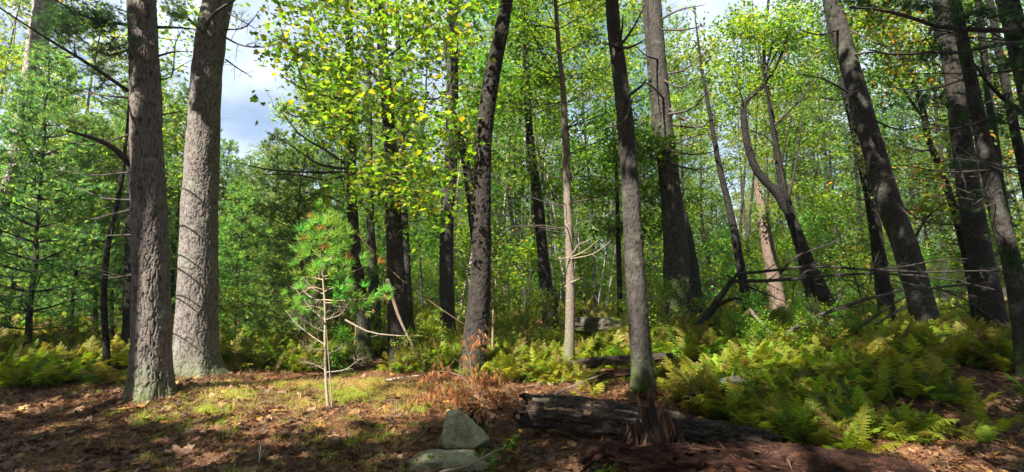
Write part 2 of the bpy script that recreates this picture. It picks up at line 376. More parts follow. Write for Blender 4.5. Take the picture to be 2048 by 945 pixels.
# ---------------------------------------------------------------- ground
M, t = new_mat('forest_floor')
co = nd(t, 'ShaderNodeTexCoord').outputs['Object']
n1 = nd(t, 'ShaderNodeTexNoise', {'Vector': co, 'Scale': 1.3, 'Detail': 6.0, 'Roughness': 0.7}); n2 = nd(t, 'ShaderNodeTexNoise', {'Vector': co, 'Scale': 22.0, 'Detail': 6.0, 'Roughness': 0.7})
v1 = nd(t, 'ShaderNodeTexVoronoi', {'Vector': co, 'Scale': 34.0, 'Randomness': 1.0}); v2 = nd(t, 'ShaderNodeTexNoise', {'Vector': nd(t, 'ShaderNodeMapping', {0: co, 'Scale': (90, 14, 20)}).outputs[0], 'Scale': 1.0, 'Detail': 3.0})
c = ramp(t, n2.outputs['Fac'], [(0.32, (.035, .02, .012)), (0.5, (.13, .062, .028)), (0.68, (.23, .125, .055))])
c = mixc(t, 0.5, c, ramp(t, v1.outputs['Color'], [(0.2, (.045, .026, .016)), (0.5, (.15, .075, .036)), (0.8, (.24, .14, .075))]))
c = mixc(t, nd(t, 'ShaderNodeMapRange', {0: v2.outputs['Fac'], 1: .5, 2: .75, 3: 0.0, 4: .6}).outputs[0], c, (.26, .12, .055))
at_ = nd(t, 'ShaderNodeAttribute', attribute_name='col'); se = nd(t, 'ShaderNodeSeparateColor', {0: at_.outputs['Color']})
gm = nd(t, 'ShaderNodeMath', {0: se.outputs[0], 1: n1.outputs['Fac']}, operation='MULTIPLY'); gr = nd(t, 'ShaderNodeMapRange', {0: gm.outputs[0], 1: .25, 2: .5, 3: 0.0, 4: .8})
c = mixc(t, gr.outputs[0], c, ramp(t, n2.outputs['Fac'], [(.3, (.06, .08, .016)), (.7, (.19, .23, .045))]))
hh = nd(t, 'ShaderNodeMath', {0: n2.outputs['Fac'], 1: 1.5, 2: v1.outputs['Distance']}, operation='MULTIPLY_ADD')
b = nd(t, 'ShaderNodeBump', {'Strength': .9, 'Distance': .03, 'Height': hh.outputs[0]})
p = nd(t, 'ShaderNodeBsdfPrincipled', {'Base Color': c, 'Roughness': .9, 'Specular IOR Level': .15, 'Normal': b.outputs[0]}); nd(t, 'ShaderNodeOutputMaterial', {0: p.outputs[0]})
M_GROUND = M
Nx, Ny = 380, 380
u = np.linspace(-1, 1, Nx); X = 400 * np.sinh(u * 5.4) / math.sinh(5.4); v = np.linspace(-.75, 1, Ny); Y = 6 + 500 * np.sinh(v * 5.6) / math.sinh(5.6)
XX, YY = np.meshgrid(X, Y); ZZ = ground(XX, YY) + 0.012 * fbm(XX * 4, YY * 4, s=21, o=3)
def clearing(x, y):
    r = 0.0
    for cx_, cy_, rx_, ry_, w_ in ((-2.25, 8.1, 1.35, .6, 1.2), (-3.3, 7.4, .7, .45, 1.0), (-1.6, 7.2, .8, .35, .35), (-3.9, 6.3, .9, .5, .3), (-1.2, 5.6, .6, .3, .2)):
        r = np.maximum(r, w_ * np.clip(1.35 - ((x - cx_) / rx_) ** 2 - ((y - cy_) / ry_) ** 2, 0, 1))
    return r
ii = (np.arange(Ny - 1)[:, None] * Nx + np.arange(Nx - 1)[None, :]).ravel()
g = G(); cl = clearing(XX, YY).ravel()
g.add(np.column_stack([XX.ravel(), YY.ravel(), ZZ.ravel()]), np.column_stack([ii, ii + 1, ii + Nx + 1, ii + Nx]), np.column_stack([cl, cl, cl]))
tag(g.build('ground', M_GROUND), kind='structure')

# ---------------------------------------------------------------- trunk builder
def voro_bark(U, Vv, nc, seed):
    i0 = np.floor(U); j0 = np.floor(Vv); f1 = np.full(U.shape, 9.0); f2 = f1.copy()
    for di in (-1, 0, 1):
        for dj in (-1, 0, 1):
            ci = i0 + di; cj = j0 + dj; w = np.mod(ci, nc)
            px = ci + .15 + .7 * _h(w, cj, w * 0, seed) + 0.5 * np.mod(cj, 2); py = cj + .1 + .8 * _h(w, cj, w * 0, seed + 7)
            d = np.hypot(U - px, Vv - py)
            f2 = np.where(d < f1, f1, np.minimum(f2, d)); f1 = np.minimum(f1, d)
    return f2 - f1
def trunk_geo(P, R, n, seed, cw=0.07, ch=0.16, depth=0.014, flare=0.35, knots=0, wiggle=0.02, holes=()):
    """P,R already resampled from the base up; bark plates are displaced geometry"""
    k = len(P); s = np.concatenate([[0], np.cumsum(np.linalg.norm(np.diff(P, axis=0), axis=1))])
    th = np.arange(n) * 2 * PI / n; TH, SS = np.meshgrid(th, s); Rm = float(np.interp(s[-1] / 3, s, R))
    nc = max(5, round(2 * PI * Rm / cw))
    cx, sx = np.cos(TH), np.sin(TH)
    w1 = fbm(cx * 2.2, sx * 2.2, SS * 2.4, seed, 3); w2 = fbm(cx * 2.2, sx * 2.2, SS * 2.4, seed + 40, 3)
    w3 = vnoise(cx * 9, sx * 9, SS * 14, seed + 77)
    U = TH / (2 * PI) * nc + w1 * 0.9 + w3 * .30; Vv = SS / ch + w2 * 0.9 + w3 * .3
    e = voro_bark(U, Vv, nc, seed)
    e2 = voro_bark(U * 2.1 + w3 * .4, Vv * 1.7 + w1, int(nc * 2), seed + 19)
    hgt = sst(0.0, 0.20, e + .03 * w3) * (.66 + .34 * sst(0, .14, e2))
    fine = fbm(cx * Rm * 55, sx * Rm * 55, SS * 9, seed + 3, 2)
    off = depth * (hgt - 0.6) + depth * .30 * fine + depth * .12 * w3 + Rm * 0.05 * w1
    lobes = 1 + .35 * np.cos(TH * 5 + seed + w1) + .2 * np.cos(TH * 3 + seed * 2)
    off = off + flare * Rm * (np.exp(-SS / (1.1 * Rm + .05)) + .5 * np.exp(-SS / .12)) * lobes
    rr = np.random.default_rng(seed + 5)
    for q in range(knots):
        a = rr.uniform(0, 2 * PI); z0 = rr.uniform(.8, s[-1] * .8); da = np.angle(np.exp(1j * (TH - a))) * Rm; dz = SS - z0
        d = np.hypot(da, dz * 1.3); off = off + .022 * np.exp(-(d / .09) ** 2) - .035 * np.exp(-(d / .035) ** 2)
    for a, z0, ra, rz, dp in holes:
        da = np.angle(np.exp(1j * (TH - a))) * Rm; q = np.hypot(da / ra, (SS - z0) / rz) + .35 * w3
        off = off - dp * sst(1.1, .75, q) + dp * .5 * np.exp(-((q - 1.3) / .25) ** 2)
    moss = np.exp(-SS / .55) + .45 * sst(.2, .9, np.cos(TH - 5.9)) * sst(-.3, .5, w2)
    red = np.zeros_like(moss)
    for a, z0, ra, rz, dp in holes:
        da = np.angle(np.exp(1j * (TH - a))) * Rm; q = np.hypot(da / ra, (SS - z0) / rz); red = np.maximum(red, sst(1.2, .8, q))
    col = np.stack([hgt * .85 + .15 * (fine * .5 + .5), moss, red], -1).reshape(-1, 3)
    return tube(P, R, n, col, cap=True, off=off)
TREES = []      # (xy, root) for canopy assignment
def px_path(pts, d, top_h=None, dd=0.0):
    """pts from top to base in pixels with width; returns world path base->top and radii"""
    P = []; R = []
    for i, (x, y, w) in enumerate(pts):
        f = i / (len(pts) - 1); dep = d + dd * (1 - f)
        c = math.cos(math.atan((x - CX) / F)); P.append(at(x, y, dep)); R.append(w / 2 * dep / F * c)
    P = P[::-1]; R = R[::-1]
    # carry the base down to the ground
    P = np.array(P); R = np.array(R)
    dirn = (P[0] - P[1]) / max(1e-6, (P[1][2] - P[0][2])); gz = float(ground(P[0][0], P[0][1])) - 0.12
    if P[0][2] > gz + .05:
        nb = P[0] + dirn * (P[0][2] - gz); nb[2] = gz; P = np.vstack([nb, P]); R = np.concatenate([[R[0] * 1.03], R])
    if top_h:
        dt = P[-1] - P[-2]; dt = dt / max(dt[2], 1e-3)
        nt_ = P[-1].copy(); hh_ = top_h - nt_[2]
        if hh_ > 0.5:
            a = P[-1] + dt * hh_ * .5 + [0, 0, 0]; b_ = P[-1] + dt * hh_ * .85; a[2] = nt_[2] + hh_ * .5; b_[2] = top_h
            P = np.vstack([P, a, b_]); R = np.concatenate([R, [R[-1] * .72, R[-1] * .25]])
    return P, R
def resample(P, R, m, fine=None):
    Q = smooth_path(P, m * 3); s = np.concatenate([[0], np.cumsum(np.linalg.norm(np.diff(Q, axis=0), axis=1))])
    rr = np.interp(np.linspace(0, len(P) - 1, m * 3), np.arange(len(P)), R)
    t_ = np.linspace(0, s[-1], m)
    if fine and s[-1] > fine * 1.2: k_ = int(m * .9); t_ = np.concatenate([np.linspace(0, fine, k_, endpoint=False), np.linspace(fine, s[-1], m - k_)])
    return np.column_stack([np.interp(t_, s, Q[:, a]) for a in range(3)]), np.interp(t_, s, rr)
def make_trunk(name, label, cat, pts, d, mat, detail=0, seed=1, top=14, group=None, shadecrown=True, **kw):
    P, R = px_path(pts, d, top)
    if detail == 2: n, m = 160, 820
    elif detail == 1: n, m = 56, 480
    else: n, m = 18, 90
    Q, RR = resample(P, R, m, (6.6 if detail == 2 else 8.5) if detail else None)
    root = thing(name, label, cat, (Q[0][0], Q[0][1], float(ground(Q[0][0], Q[0][1]))), group)
    if detail: gg = trunk_geo(Q, RR, n, seed, **kw)
    else:
        fl = np.exp(-np.linspace(0, 1, m) * 25)
        s = np.linspace(0, 10, m)
        th = np.arange(n) * 2 * PI / n; TH, SS = np.meshgrid(th, s * 2)
        gg = tube(Q, RR * (1 + .35 * fl), n, (1, 1, 1), off=RR[:, None] * .10 * fbm(np.cos(TH) * 1.6, np.sin(TH) * 1.6, SS * 1.2, seed, 3))
    part('trunk', gg, mat, root)
    root['_p'] = 0; del root['_p']
    if shadecrown: TREES.append((Q[0][:2], root))
    return root, Q, RR
def branch_path(p0, d0, length, r, segs=6, up=0.1, wob=0.12):
    P = [np.array(p0, float)]; d = np.array(d0, float); d /= np.linalg.norm(d)
    for i in range(segs):
        d = d + r.normal(0, wob, 3) + [0, 0, up * 1.0 / segs]; d /= np.linalg.norm(d); P.append(P[-1] + d * length / segs)
    return np.array(P)
def branch_geo(P, r0, r, subs=5, col=(.07, .06, .05), n=6, sublen=.35, subr=.35, depth=2, updir=0.1):
    P = np.asarray(P, float); m = max(len(P), 8); Q = smooth_path(P, m)
    L_ = np.linalg.norm(np.diff(Q, axis=0), axis=1).sum()
    g = tube(Q, np.linspace(r0, r0 * .25, m), n, col)
    if depth > 0:
        for s in range(subs):
            f = r.uniform(.2, .97); i = min(int(f * (m - 1)), m - 2); p = Q[i]; tdir = norm(Q[i + 1] - Q[i]); d = norm(tdir * .8 + r.normal(0, .55, 3) + [0, 0, updir])
            l = L_ * sublen * (1.1 - f) * r.uniform(.5, 1.2) + .06
            g.merge(branch_geo(branch_path(p, d, l, r, 4, .1, .18), r0 * (1 - .7 * f) * subr + .0012, r, max(1, subs // 2), col, max(3, n - 2), sublen, subr, depth - 1, updir))
    return g
def dead_whorls(root, Q, R, zr, count, length, r, col=(.06, .05, .042), lr=.012, droop=-.05, az=None, subs=4, per=None, depth=2):
    """dead side branches of a conifer, each one a part"""
    for b in range(count):
        z = r.uniform(*zr)
        if per: z = zr[0] + (zr[1] - zr[0]) * ((b // per) + .5 + r.uniform(-.08, .08)) / math.ceil(count / per)
        i = int(np.argmin(np.abs(Q[:, 2] - z))); a = r.uniform(0, 2 * PI) if az is None else r.uniform(*az)
        d = np.array([math.cos(a), math.sin(a), droop + r.uniform(-.15, .25)])
        p = Q[i] + norm(d) * R[i] * .6; l = length * r.uniform(.5, 1.15)
        g = branch_geo(branch_path(p, d, l, r, 6, .12, .10), lr * r.uniform(.7, 1.2), r, subs, col, 5, depth=depth)
        part('branch', g, M_TWIG, root)

R1 = np.random.default_rng(5)
# ---- the two big pines at left
pine1, Q1, RR1 = make_trunk('pine_tree', 'scarred brown pine with a torn bark wound, leftmost of the two thick front trunks', 'pine tree',
    [(283, 0, 62), (290, 150, 65), (294, 300, 68), (300, 480, 74), (303, 640, 79), (302, 760, 84), (301, 815, 88)], 7.05, M_PINE_NEAR, 2, 3, 15, cw=.042, ch=.30, depth=.014, knots=11, flare=.6,
    holes=[(4.55, 1.22, .085, .16, .03), (4.4, 3.12, .05, .04, .06), (4.9, 2.3, .045, .035, .05)])
pine2, Q2, RR2 = make_trunk('pine_tree', 'smoother pale pine trunk half in sun behind the scarred trunk, curving right at its top', 'pine tree',
    [(437, 0, 64), (424, 60, 64), (414, 150, 64), (406, 300, 72), (400, 420, 77), (396, 560, 82), (392, 680, 85), (392, 735, 88)], 8.9, M_PINE_PALE, 2, 8, 16, cw=.034, ch=.19, depth=.010, knots=4, flare=.45)
def explicit_branch(root, pts, d0, d1, w0, w1, r, subs=6, col=(.06, .05, .042), mat=None, name='branch', depth=2, sublen=.35, n=6, label=None, updir=.1):
    P = [at(x, y, d0 + (d1 - d0) * i / (len(pts) - 1)) for i, (x, y) in enumerate(pts)]
    g = branch_geo(np.array(P), w0 / 2 * d0 / F, r, subs, col, n, depth=depth, sublen=sublen, updir=updir)
    return part(name, g, mat or M_TWIG, root, label=label)
for pts, d0, d1, w, sb in [
    ([(262, 330), (225, 295), (180, 275), (132, 262)], 7.1, 6.2, 15, 5), ([(256, 182), (180, 130), (90, 75), (-10, 10)], 7.1, 5.4, 9, 9),
    ([(256, 50), (190, 40), (140, 18), (80, -20)], 7.1, 6, 7, 8), ([(256, 196), (200, 190), (120, 170)], 7.1, 8, 5, 7), ([(316, 55), (360, 56), (400, 60)], 7.1, 8, 7, 4),
    ([(318, 112), (350, 104), (385, 104)], 7.1, 8, 5, 3), ([(258, 345), (180, 350), (60, 330)], 7.1, 8.5, 4, 7), ([(258, 270), (170, 290), (60, 260)], 7.1, 9, 4, 7),
    ([(262, 400), (200, 395), (120, 360), (50, 350)], 7.1, 9.5, 4, 8), ([(264, 470), (190, 470), (100, 450)], 7.1, 9.5, 3.5, 8), ([(324, 230), (350, 225), (372, 222)], 7.1, 7.8, 4, 2),
    ([(264, 550), (200, 556), (130, 530)], 7.1, 9.5, 3, 7), ([(258, 100), (210, 110), (150, 70)], 7.1, 6.6, 5, 8), ([(320, 160), (345, 150), (350, 90), (365, 60)], 7.1, 6.8, 4, 4), ([(260, 420), (150, 440), (40, 400)], 7.1, 9.0, 3, 8)]:
    explicit_branch(pine1, pts, d0, d1, w, w * .3, R1, sb)
for pts, d0, d1, w, sb in [
    ([(408, 68), (418, 40), (440, 18), (470, 0), (490, -30)], 8.6, 8.2, 9, 4), ([(450, 75), (480, 90), (520, 95), (570, 84)], 8.9, 8.3, 5, 8), ([(448, 60), (490, 55), (520, 20)], 8.9, 8.0, 4, 8),
    ([(408, 68), (380, 40), (350, 10), (330, -20)], 8.6, 8, 6, 7), ([(452, 120), (480, 140), (505, 155)], 8.9, 8.4, 4, 6), ([(445, 20), (480, 40), (515, 60)], 8.9, 8.3, 4, 8)]:
    explicit_branch(pine2, pts, d0, d1, w, w * .3, R1, sb)
# needle sprays around the top of the second pine, blue-grey against the sky
def needle_sprays(name, root, blobs, pal, r, size=.13, tm=TUFT_S, tw=True, mat=None, shell=.6):
    g = G()
    for (x, y, d, rx, ry, n) in blobs:
        c = at(x, y, d); rad = np.array([rx * d / F, (rx + ry) * .45 * d / F, ry * d / F])
        Pn = blob_points(c, rad, n, r, shell)
        # tufts gather on short twigs
        m = max(1, n // 7); tw_c = blob_points(c, rad, m, r, shell); tw_c = tw_c[~in_gap(tw_c, .15)]; m = len(tw_c)
        if m == 0: continue
        D0 = norm(norm(tw_c - c) + np.array([0, 0, -.1]) + r.normal(0, .35, (m, 3)))
        idx = np.repeat(np.arange(m), 7); f = np.tile(np.linspace(-.5, .5, 7), m)
        pos = tw_c[idx] + D0[idx] * (f * .42)[:, None] + r.normal(0, .04, (len(idx), 3))
        D = norm(D0[idx] + r.normal(0, .5, (len(idx), 3)) + [0, 0, .2]); N = norm(r.normal(0, .4, (len(idx), 3)) + [0, 0, 1])
        g.merge(stamp(tm[0], tm[1], pos, D, N, size * r.uniform(.7, 1.15, len(idx)), pick(pal, len(idx), r)))
        if tw:
            for j in range(m): g.merge(tube(np.array([tw_c[j] - D0[j] * .3, tw_c[j], tw_c[j] + D0[j] * .22]), [.004, .003, .0015], 3, (.06, .045, .035), cap=False))
    return part(name, g, mat or M_NEEDLE, root)
needle_sprays('needles', pine2, [(485, 60, 8.3, 45, 35, 150), (500, 130, 8.4, 35, 35, 110), (460, 20, 8.2, 50, 25, 110), (350, 30, 8.2, 45, 30, 130), (540, 90, 8.3, 25, 12, 30), (345, 150, 8.3, 25, 60, 60)], 'pine_blue', R1, .12)
needle_sprays('needles', pine1, [(200, 40, 6.4, 60, 30, 200), (120, 60, 6.6, 60, 40, 220), (220, 100, 6.8, 40, 30, 100), (60, 110, 6.8, 50, 30, 130)], 'pine_dark', R1, .11)

needle_sprays('needles', pine1, [(60, 150, 12.8, 110, 70, 420), (150, 190, 10.0, 60, 40, 220), (30, 270, 12.8, 90, 60, 300), (150, 245, 9.5, 60, 18, 150), (90, 225, 10.8, 60, 12, 120), (205, 160, 9.0, 30, 60, 110), (140, 40, 8.5, 60, 40, 220), (180, 300, 12, 70, 30, 150), (350, 210, 12, 40, 70, 160), (20, 20, 12.8, 80, 60, 260)], 'pine', R1, .14)
BT = []
def simple(name, label, cat, pts, d, mat, **k):
    r = make_trunk(name, label, cat, pts, d, mat, **k); BT.append(r); return r
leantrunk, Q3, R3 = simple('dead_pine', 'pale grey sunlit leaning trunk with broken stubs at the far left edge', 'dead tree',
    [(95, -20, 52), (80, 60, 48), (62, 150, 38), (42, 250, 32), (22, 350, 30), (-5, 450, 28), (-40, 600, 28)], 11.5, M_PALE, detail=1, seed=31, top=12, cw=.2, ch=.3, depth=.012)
for pts in ([(45, 270), (70, 262), (92, 250)], [(40, 280), (80, 268), (95, 262)], [(30, 330), (55, 338), (60, 318), (86, 292)], [(38, 300), (90, 300), (110, 312)], [(70, 130), (110, 150), (130, 155)], [(28, 330), (20, 350), (0, 360)]):
    explicit_branch(leantrunk, pts, 11.4, 11.0, 5, 2, R1, 5, (.38, .33, .29))
thin1, Qa, Ra = simple('young_tree', 'thin dark stem leaning slightly right, left of the scarred pine', 'tree', [(252, 280, 7), (246, 340, 10), (232, 420, 11), (215, 500, 13), (208, 600, 14), (212, 690, 15)], 9.6, M_DARK, top=7.5, seed=41)
dead_whorls(thin1, Qa, Ra, (1.2, 6), 18, 1.6, R1, lr=.007, per=3, droop=0)
bt5, Qb, Rb = simple('pine_tree', 'shaded brown trunk half hidden behind the left edge of the scarred pine', 'pine tree', [(268, 250, 22), (264, 400, 24), (261, 520, 26), (258, 690, 30)], 11.5, M_DARK, top=13, seed=42)
dead_whorls(bt5, Qb, Rb, (1.5, 6), 10, 1.6, R1, lr=.008, per=3)
t6, Q6, R6 = simple('pine_tree', 'slender pine with long dead branches sweeping left, over the sapling', 'pine tree', [(698, -10, 14), (700, 170, 17), (703, 330, 19), (707, 460, 22), (720, 580, 24), (729, 690, 28)], 11, M_BARK, detail=1, seed=43, top=14, cw=.09, ch=.16, depth=.01)
for pts in ([(700, 338), (640, 330), (580, 290), (530, 262)], [(700, 345), (620, 345), (540, 340), (470, 325)], [(700, 335), (650, 300), (600, 270), (560, 220)], [(699, 200), (640, 190), (590, 170), (560, 150)], [(699, 215), (650, 220), (600, 235), (560, 220)],
            [(702, 150), (660, 120), (600, 110), (560, 60)], [(704, 420), (660, 395), (610, 385)], [(703, 250), (660, 235), (620, 190), (590, 120)], [(700, 348), (650, 360), (590, 350), (520, 350)], [(700, 270), (670, 255), (630, 260)]):
    explicit_branch(t6, pts, 10.9, R1.uniform(9, 11.5), 6, 1.5, R1, 7, sublen=.3)
t7, _, _ = simple('young_tree', 'thin straight trunk between the slender pine and the dark maple', 'tree', [(738, -10, 9), (738, 200, 12), (741, 440, 16), (752, 660, 24)], 14, M_BARK, top=13, seed=44)
maple1, Q8, R8 = simple('maple_tree', 'black-barked maple whose yellow-green leaves hang over the middle left', 'maple tree', [(757, -10, 20), (765, 100, 22), (778, 250, 25), (786, 400, 30), (792, 560, 36), (797, 690, 42)], 10.3, M_DARK_GEO, detail=1, seed=45, top=13, cw=.07, ch=.2, depth=.012)
t9, _, _ = simple('young_tree', 'grey trunk standing close behind the right side of the dark maple', 'tree', [(800, 200, 12), (806, 400, 18), (815, 660, 26)], 14.5, M_BARK, top=12, seed=46)
t10, Q10, R10 = simple('oak_tree', 'grey trunk with a sunlit lower half in the middle of the picture', 'tree', [(907, -10, 20), (905, 150, 24), (903, 300, 26), (894, 450, 27), (893, 560, 28), (896, 680, 32)], 12.5, M_BARK_GEO, detail=1, seed=47, top=14, cw=.08, ch=.16, depth=.009)
t11, _, _ = simple('maple_tree', 'thin dark trunk slanting in behind the big dark leaning trunk', 'maple tree', [(895, 120, 11), (915, 250, 15), (936, 350, 18), (947, 440, 20), (965, 580, 22), (970, 660, 24)], 13.5, M_DARK, top=9, seed=48)
t12, Q12, R12 = simple('cherry_tree', 'big dark rough-barked trunk leaning right, behind the orange dead needles', 'cherry tree', [(1018, -20, 24), (1003, 60, 28), (985, 150, 32), (968, 270, 33), (964, 400, 35), (963, 500, 37), (958, 600, 42), (948, 700, 48)], 9.0, M_DARK_GEO, detail=1, seed=49, top=13, cw=.06, ch=.14, depth=.014, flare=.3)
t13, Q13, R13 = simple('maple_tree', 'wavy black trunk among bright green leaves, left of the thin pale pine', 'maple tree', [(1048, -10, 10), (1053, 130, 14), (1060, 280, 17), (1076, 400, 20), (1085, 500, 22), (1094, 580, 26), (1103, 650, 32)], 13.5, M_DARK, seed=50, top=12)
t14, Q14, R14 = simple('pine_tree', 'very slender pale pine ringed with dead twigs, one sunlit spray low on it', 'pine tree', [(1110, -10, 8), (1117, 90, 9), (1127, 200, 11), (1134, 380, 15), (1140, 520, 17), (1140, 640, 19), (1137, 745, 22)], 9.2, bark_mat('pale_young_bark', (.22, .175, .14), (.10, .08, .065), .25, cell=(60, 60, 12), bump=.3, moss=.6), detail=1, seed=51, top=12, cw=.06, ch=.12, depth=.003)
dead_whorls(t14, Q14, R14, (2.4, 7.2), 50, 1.6, R1, lr=.011, per=5, droop=.15, subs=3)
for pts in ([(1142, 515), (1165, 505), (1185, 490), (1200, 478)], [(1142, 518), (1175, 512), (1200, 500), (1222, 482)], [(1142, 512), (1158, 490), (1180, 480)], [(1142, 565), (1155, 560), (1162, 556)], [(1138, 515), (1120, 518), (1105, 510)]):
    explicit_branch(t14, pts, 9.1, 8.9, 3, 1, R1, 5, (.26, .21, .15), sublen=.28)
t15, Q15, R15 = simple('pine_tree', 'straight grey front trunk with moss at its foot, behind the shredded stump', 'pine tree', [(1222, -20, 27), (1228, 60, 28), (1240, 150, 30), (1254, 280, 33), (1262, 400, 36), (1269, 520, 39), (1277, 640, 41), (1284, 730, 43), (1289, 785, 46)], 7.6, M_BARK_GEO, detail=1, seed=52, top=13, cw=.05, ch=.10, depth=.010, flare=.5, knots=4)
for pts in ([(1234, 95), (1250, 80), (1270, 50), (1290, 10)], [(1236, 95), (1260, 95), (1290, 80)], [(1232, 95), (1222, 90), (1208, 88)], [(1236, 95), (1244, 60), (1246, 30)], [(1258, 190), (1280, 175), (1292, 160)], [(1262, 200), (1250, 240), (1210, 260)]):
    explicit_branch(t15, pts, 7.5, 7.1, 8, 2, R1, 4)
t16, Q16, R16 = simple('pine_tree', 'thick grey pine with dead branches reaching right, behind the straight front trunk', 'pine tree', [(1307, -20, 30), (1312, 60, 31), (1320, 160, 33), (1330, 280, 38), (1343, 400, 44), (1352, 500, 50), (1352, 580, 54), (1348, 640, 60)], 12.5, M_BARK_GEO, detail=1, seed=53, top=15, cw=.07, ch=.13, depth=.012, flare=.2)
for pts in ([(1325, 150), (1370, 140), (1400, 110), (1430, 95)], [(1322, 60), (1370, 60), (1410, 50)], [(1328, 230), (1380, 220), (1410, 190), (1425, 180)], [(1334, 215), (1370, 240), (1420, 262)], [(1336, 300), (1390, 310), (1440, 300)], [(1340, 250), (1400, 255), (1430, 230)],
            [(1338, 280), (1370, 290), (1410, 280)], [(1320, 40), (1360, 20), (1410, 10)], [(1345, 290), (1400, 270), (1450, 275)], [(1318, 120), (1290, 110), (1270, 90)], [(1326, 160), (1360, 175), (1395, 160)], [(1330, 200), (1300, 170), (1275, 165)], [(1345, 330), (1400, 340), (1450, 325)]):
    explicit_branch(t16, pts, 12.4, R1.uniform(10.5, 13), 5, 1.2, R1, 7, (.075, .06, .05), sublen=.32)
t16b, _, _ = simple('pine_tree', 'broad-footed trunk close behind the right side of the thick grey pine', 'pine tree', [(1296, 60, 16), (1310, 200, 20), (1328, 330, 30), (1352, 430, 44), (1366, 520, 56), (1374, 610, 66)], 14.5, M_BARK, detail=0, seed=54, top=13)
t17, Q17, R17 = simple('young_tree', 'thin dark trunk leaning left in front of bright pines, right of the broad-footed trunk', 'tree', [(1422, 240, 9), (1436, 320, 12), (1452, 390, 14), (1470, 470, 17), (1482, 540, 18), (1494, 610, 22)], 14, M_DARK, top=9.5, seed=55)
t18, Q18, R18 = simple('dead_snag', 'pinkish bare barkless snag standing right of the thin leaning trunk', 'dead tree', [(1512, 360, 7), (1524, 425, 22), (1533, 480, 26), (1545, 545, 28), (1556, 620, 36)], 15, M_SNAG, detail=1, seed=56, top=None, cw=.3, ch=.8, depth=.008, shadecrown=False)
t19, Q19, R19 = simple('maple_tree', 'crooked maple with a big hooked side stem and many forks, right of the pinkish snag', 'maple tree', [(1538, -10, 6), (1528, 120, 8), (1545, 240, 11), (1556, 320, 15), (1572, 400, 20), (1598, 480, 27), (1625, 550, 33), (1655, 612, 40)], 13, M_DARK, top=9, seed=57)
g = tube(*(lambda q: (q[0], q[1]))(resample(np.array([at(x, y, 12.8) for x, y in [(1578, 425), (1552, 385), (1530, 362), (1510, 335), (1493, 280), (1487, 215), (1500, 195), (1521, 178), (1548, 140), (1570, 90), (1585, 30)]]), np.array([9.5, 8.5, 8, 7.6, 7, 6, 5, 4, 3, 2.4, 1.6]) * 12.8 / F, 40)), 12)
part('branch', g, M_DARK, t19, label='hooked side stem')
for pts, w in (([(1518, 180), (1545, 120), (1575, 70), (1600, 20)], 5), ([(1550, 250), (1580, 220), (1610, 190), (1640, 150)], 6), ([(1530, 150), (1545, 90), (1570, 30), (1590, -20)], 5), ([(1545, 220), (1530, 160), (1510, 90), (1505, 0)], 4),
               ([(1575, 400), (1590, 340), (1600, 270), (1608, 200)], 6), ([(1560, 350), (1570, 290), (1585, 230)], 5), ([(1488, 215), (1480, 185), (1465, 160)], 3), ([(1560, 330), (1540, 280), (1500, 260), (1470, 250)], 4)):
    explicit_branch(t19, pts, 12.8, 12.2, w, 1.5, R1, 7, (.035, .03, .026), sublen=.4)
t19b, _, _ = simple('young_tree', 'thin stem leaning left close in front of the crooked maple', 'tree', [(1545, 250, 5), (1568, 370, 8), (1585, 450, 9), (1605, 540, 11), (1625, 625, 14)], 12.4, M_DARK, top=8, seed=58)
t20, Q20, R20 = simple('pine_tree', 'big smooth grey trunk leaning strongly left, at the right third', 'pine tree', [(1658, -20, 36), (1680, 60, 39), (1702, 140, 42), (1736, 260, 47), (1776, 400, 52), (1812, 500, 55), (1838, 590, 57), (1852, 650, 62)], 11.0, M_BARK_GEO, detail=1, seed=59, top=14, cw=.05, ch=.09, depth=.008, flare=.2)
for pts in ([(1676, 60), (1640, 70), (1600, 60)], [(1700, 110), (1760, 105), (1820, 120)], [(1745, 240), (1800, 260), (1860, 250)], [(1716, 180), (1680, 200), (1640, 195)], [(1790, 400), (1840, 440), (1900, 450), (1950, 452)], [(1770, 350), (1730, 400), (1680, 380)], [(1700, 60), (1760, 90), (1800, 95)], [(1720, 200), (1650, 160), (1600, 150)]):
    explicit_branch(t20, pts, 10.9, R1.uniform(9, 11), 5, 1.2, R1, 7, sublen=.3)
t21, _, _ = simple('oak_tree', 'dark trunk leaning left just behind the big leaning grey trunk', 'oak tree', [(1700, 230, 14), (1722, 320, 19), (1740, 400, 24), (1755, 490, 28), (1768, 590, 34)], 14, M_DARK, seed=60, top=11)
t22, Q22, R22 = simple('maple_tree', 'thin curving dark trunk right of the big leaning grey trunk', 'maple tree', [(1765, -20, 8), (1795, 90, 11), (1840, 200, 13), (1858, 280, 14), (1885, 350, 16), (1915, 440, 20), (1940, 540, 22), (1950, 600, 24)], 13, M_DARK, seed=61, top=11)
for pts in ([(1850, 240), (1820, 200), (1790, 150), (1760, 110)], [(1868, 300), (1830, 300), (1780, 280)], [(1820, 500), (1850, 440), (1900, 400)], [(1900, 400), (1930, 380), (1960, 340)]):
    explicit_branch(t22, pts, 12.8, 12, 6, 1.5, R1, 7, (.04, .035, .03))
t23, Q23, R23 = simple('pine_tree', 'thick almost black trunk among the shaded cluster near the right edge', 'pine tree', [(1880, -20, 38), (1893, 60, 40), (1910, 170, 42), (1926, 300, 46), (1944, 420, 51), (1962, 520, 56), (1976, 600, 62)], 10.8, M_DARK_GEO, detail=1, seed=62, top=14, cw=.06, ch=.12, depth=.011)
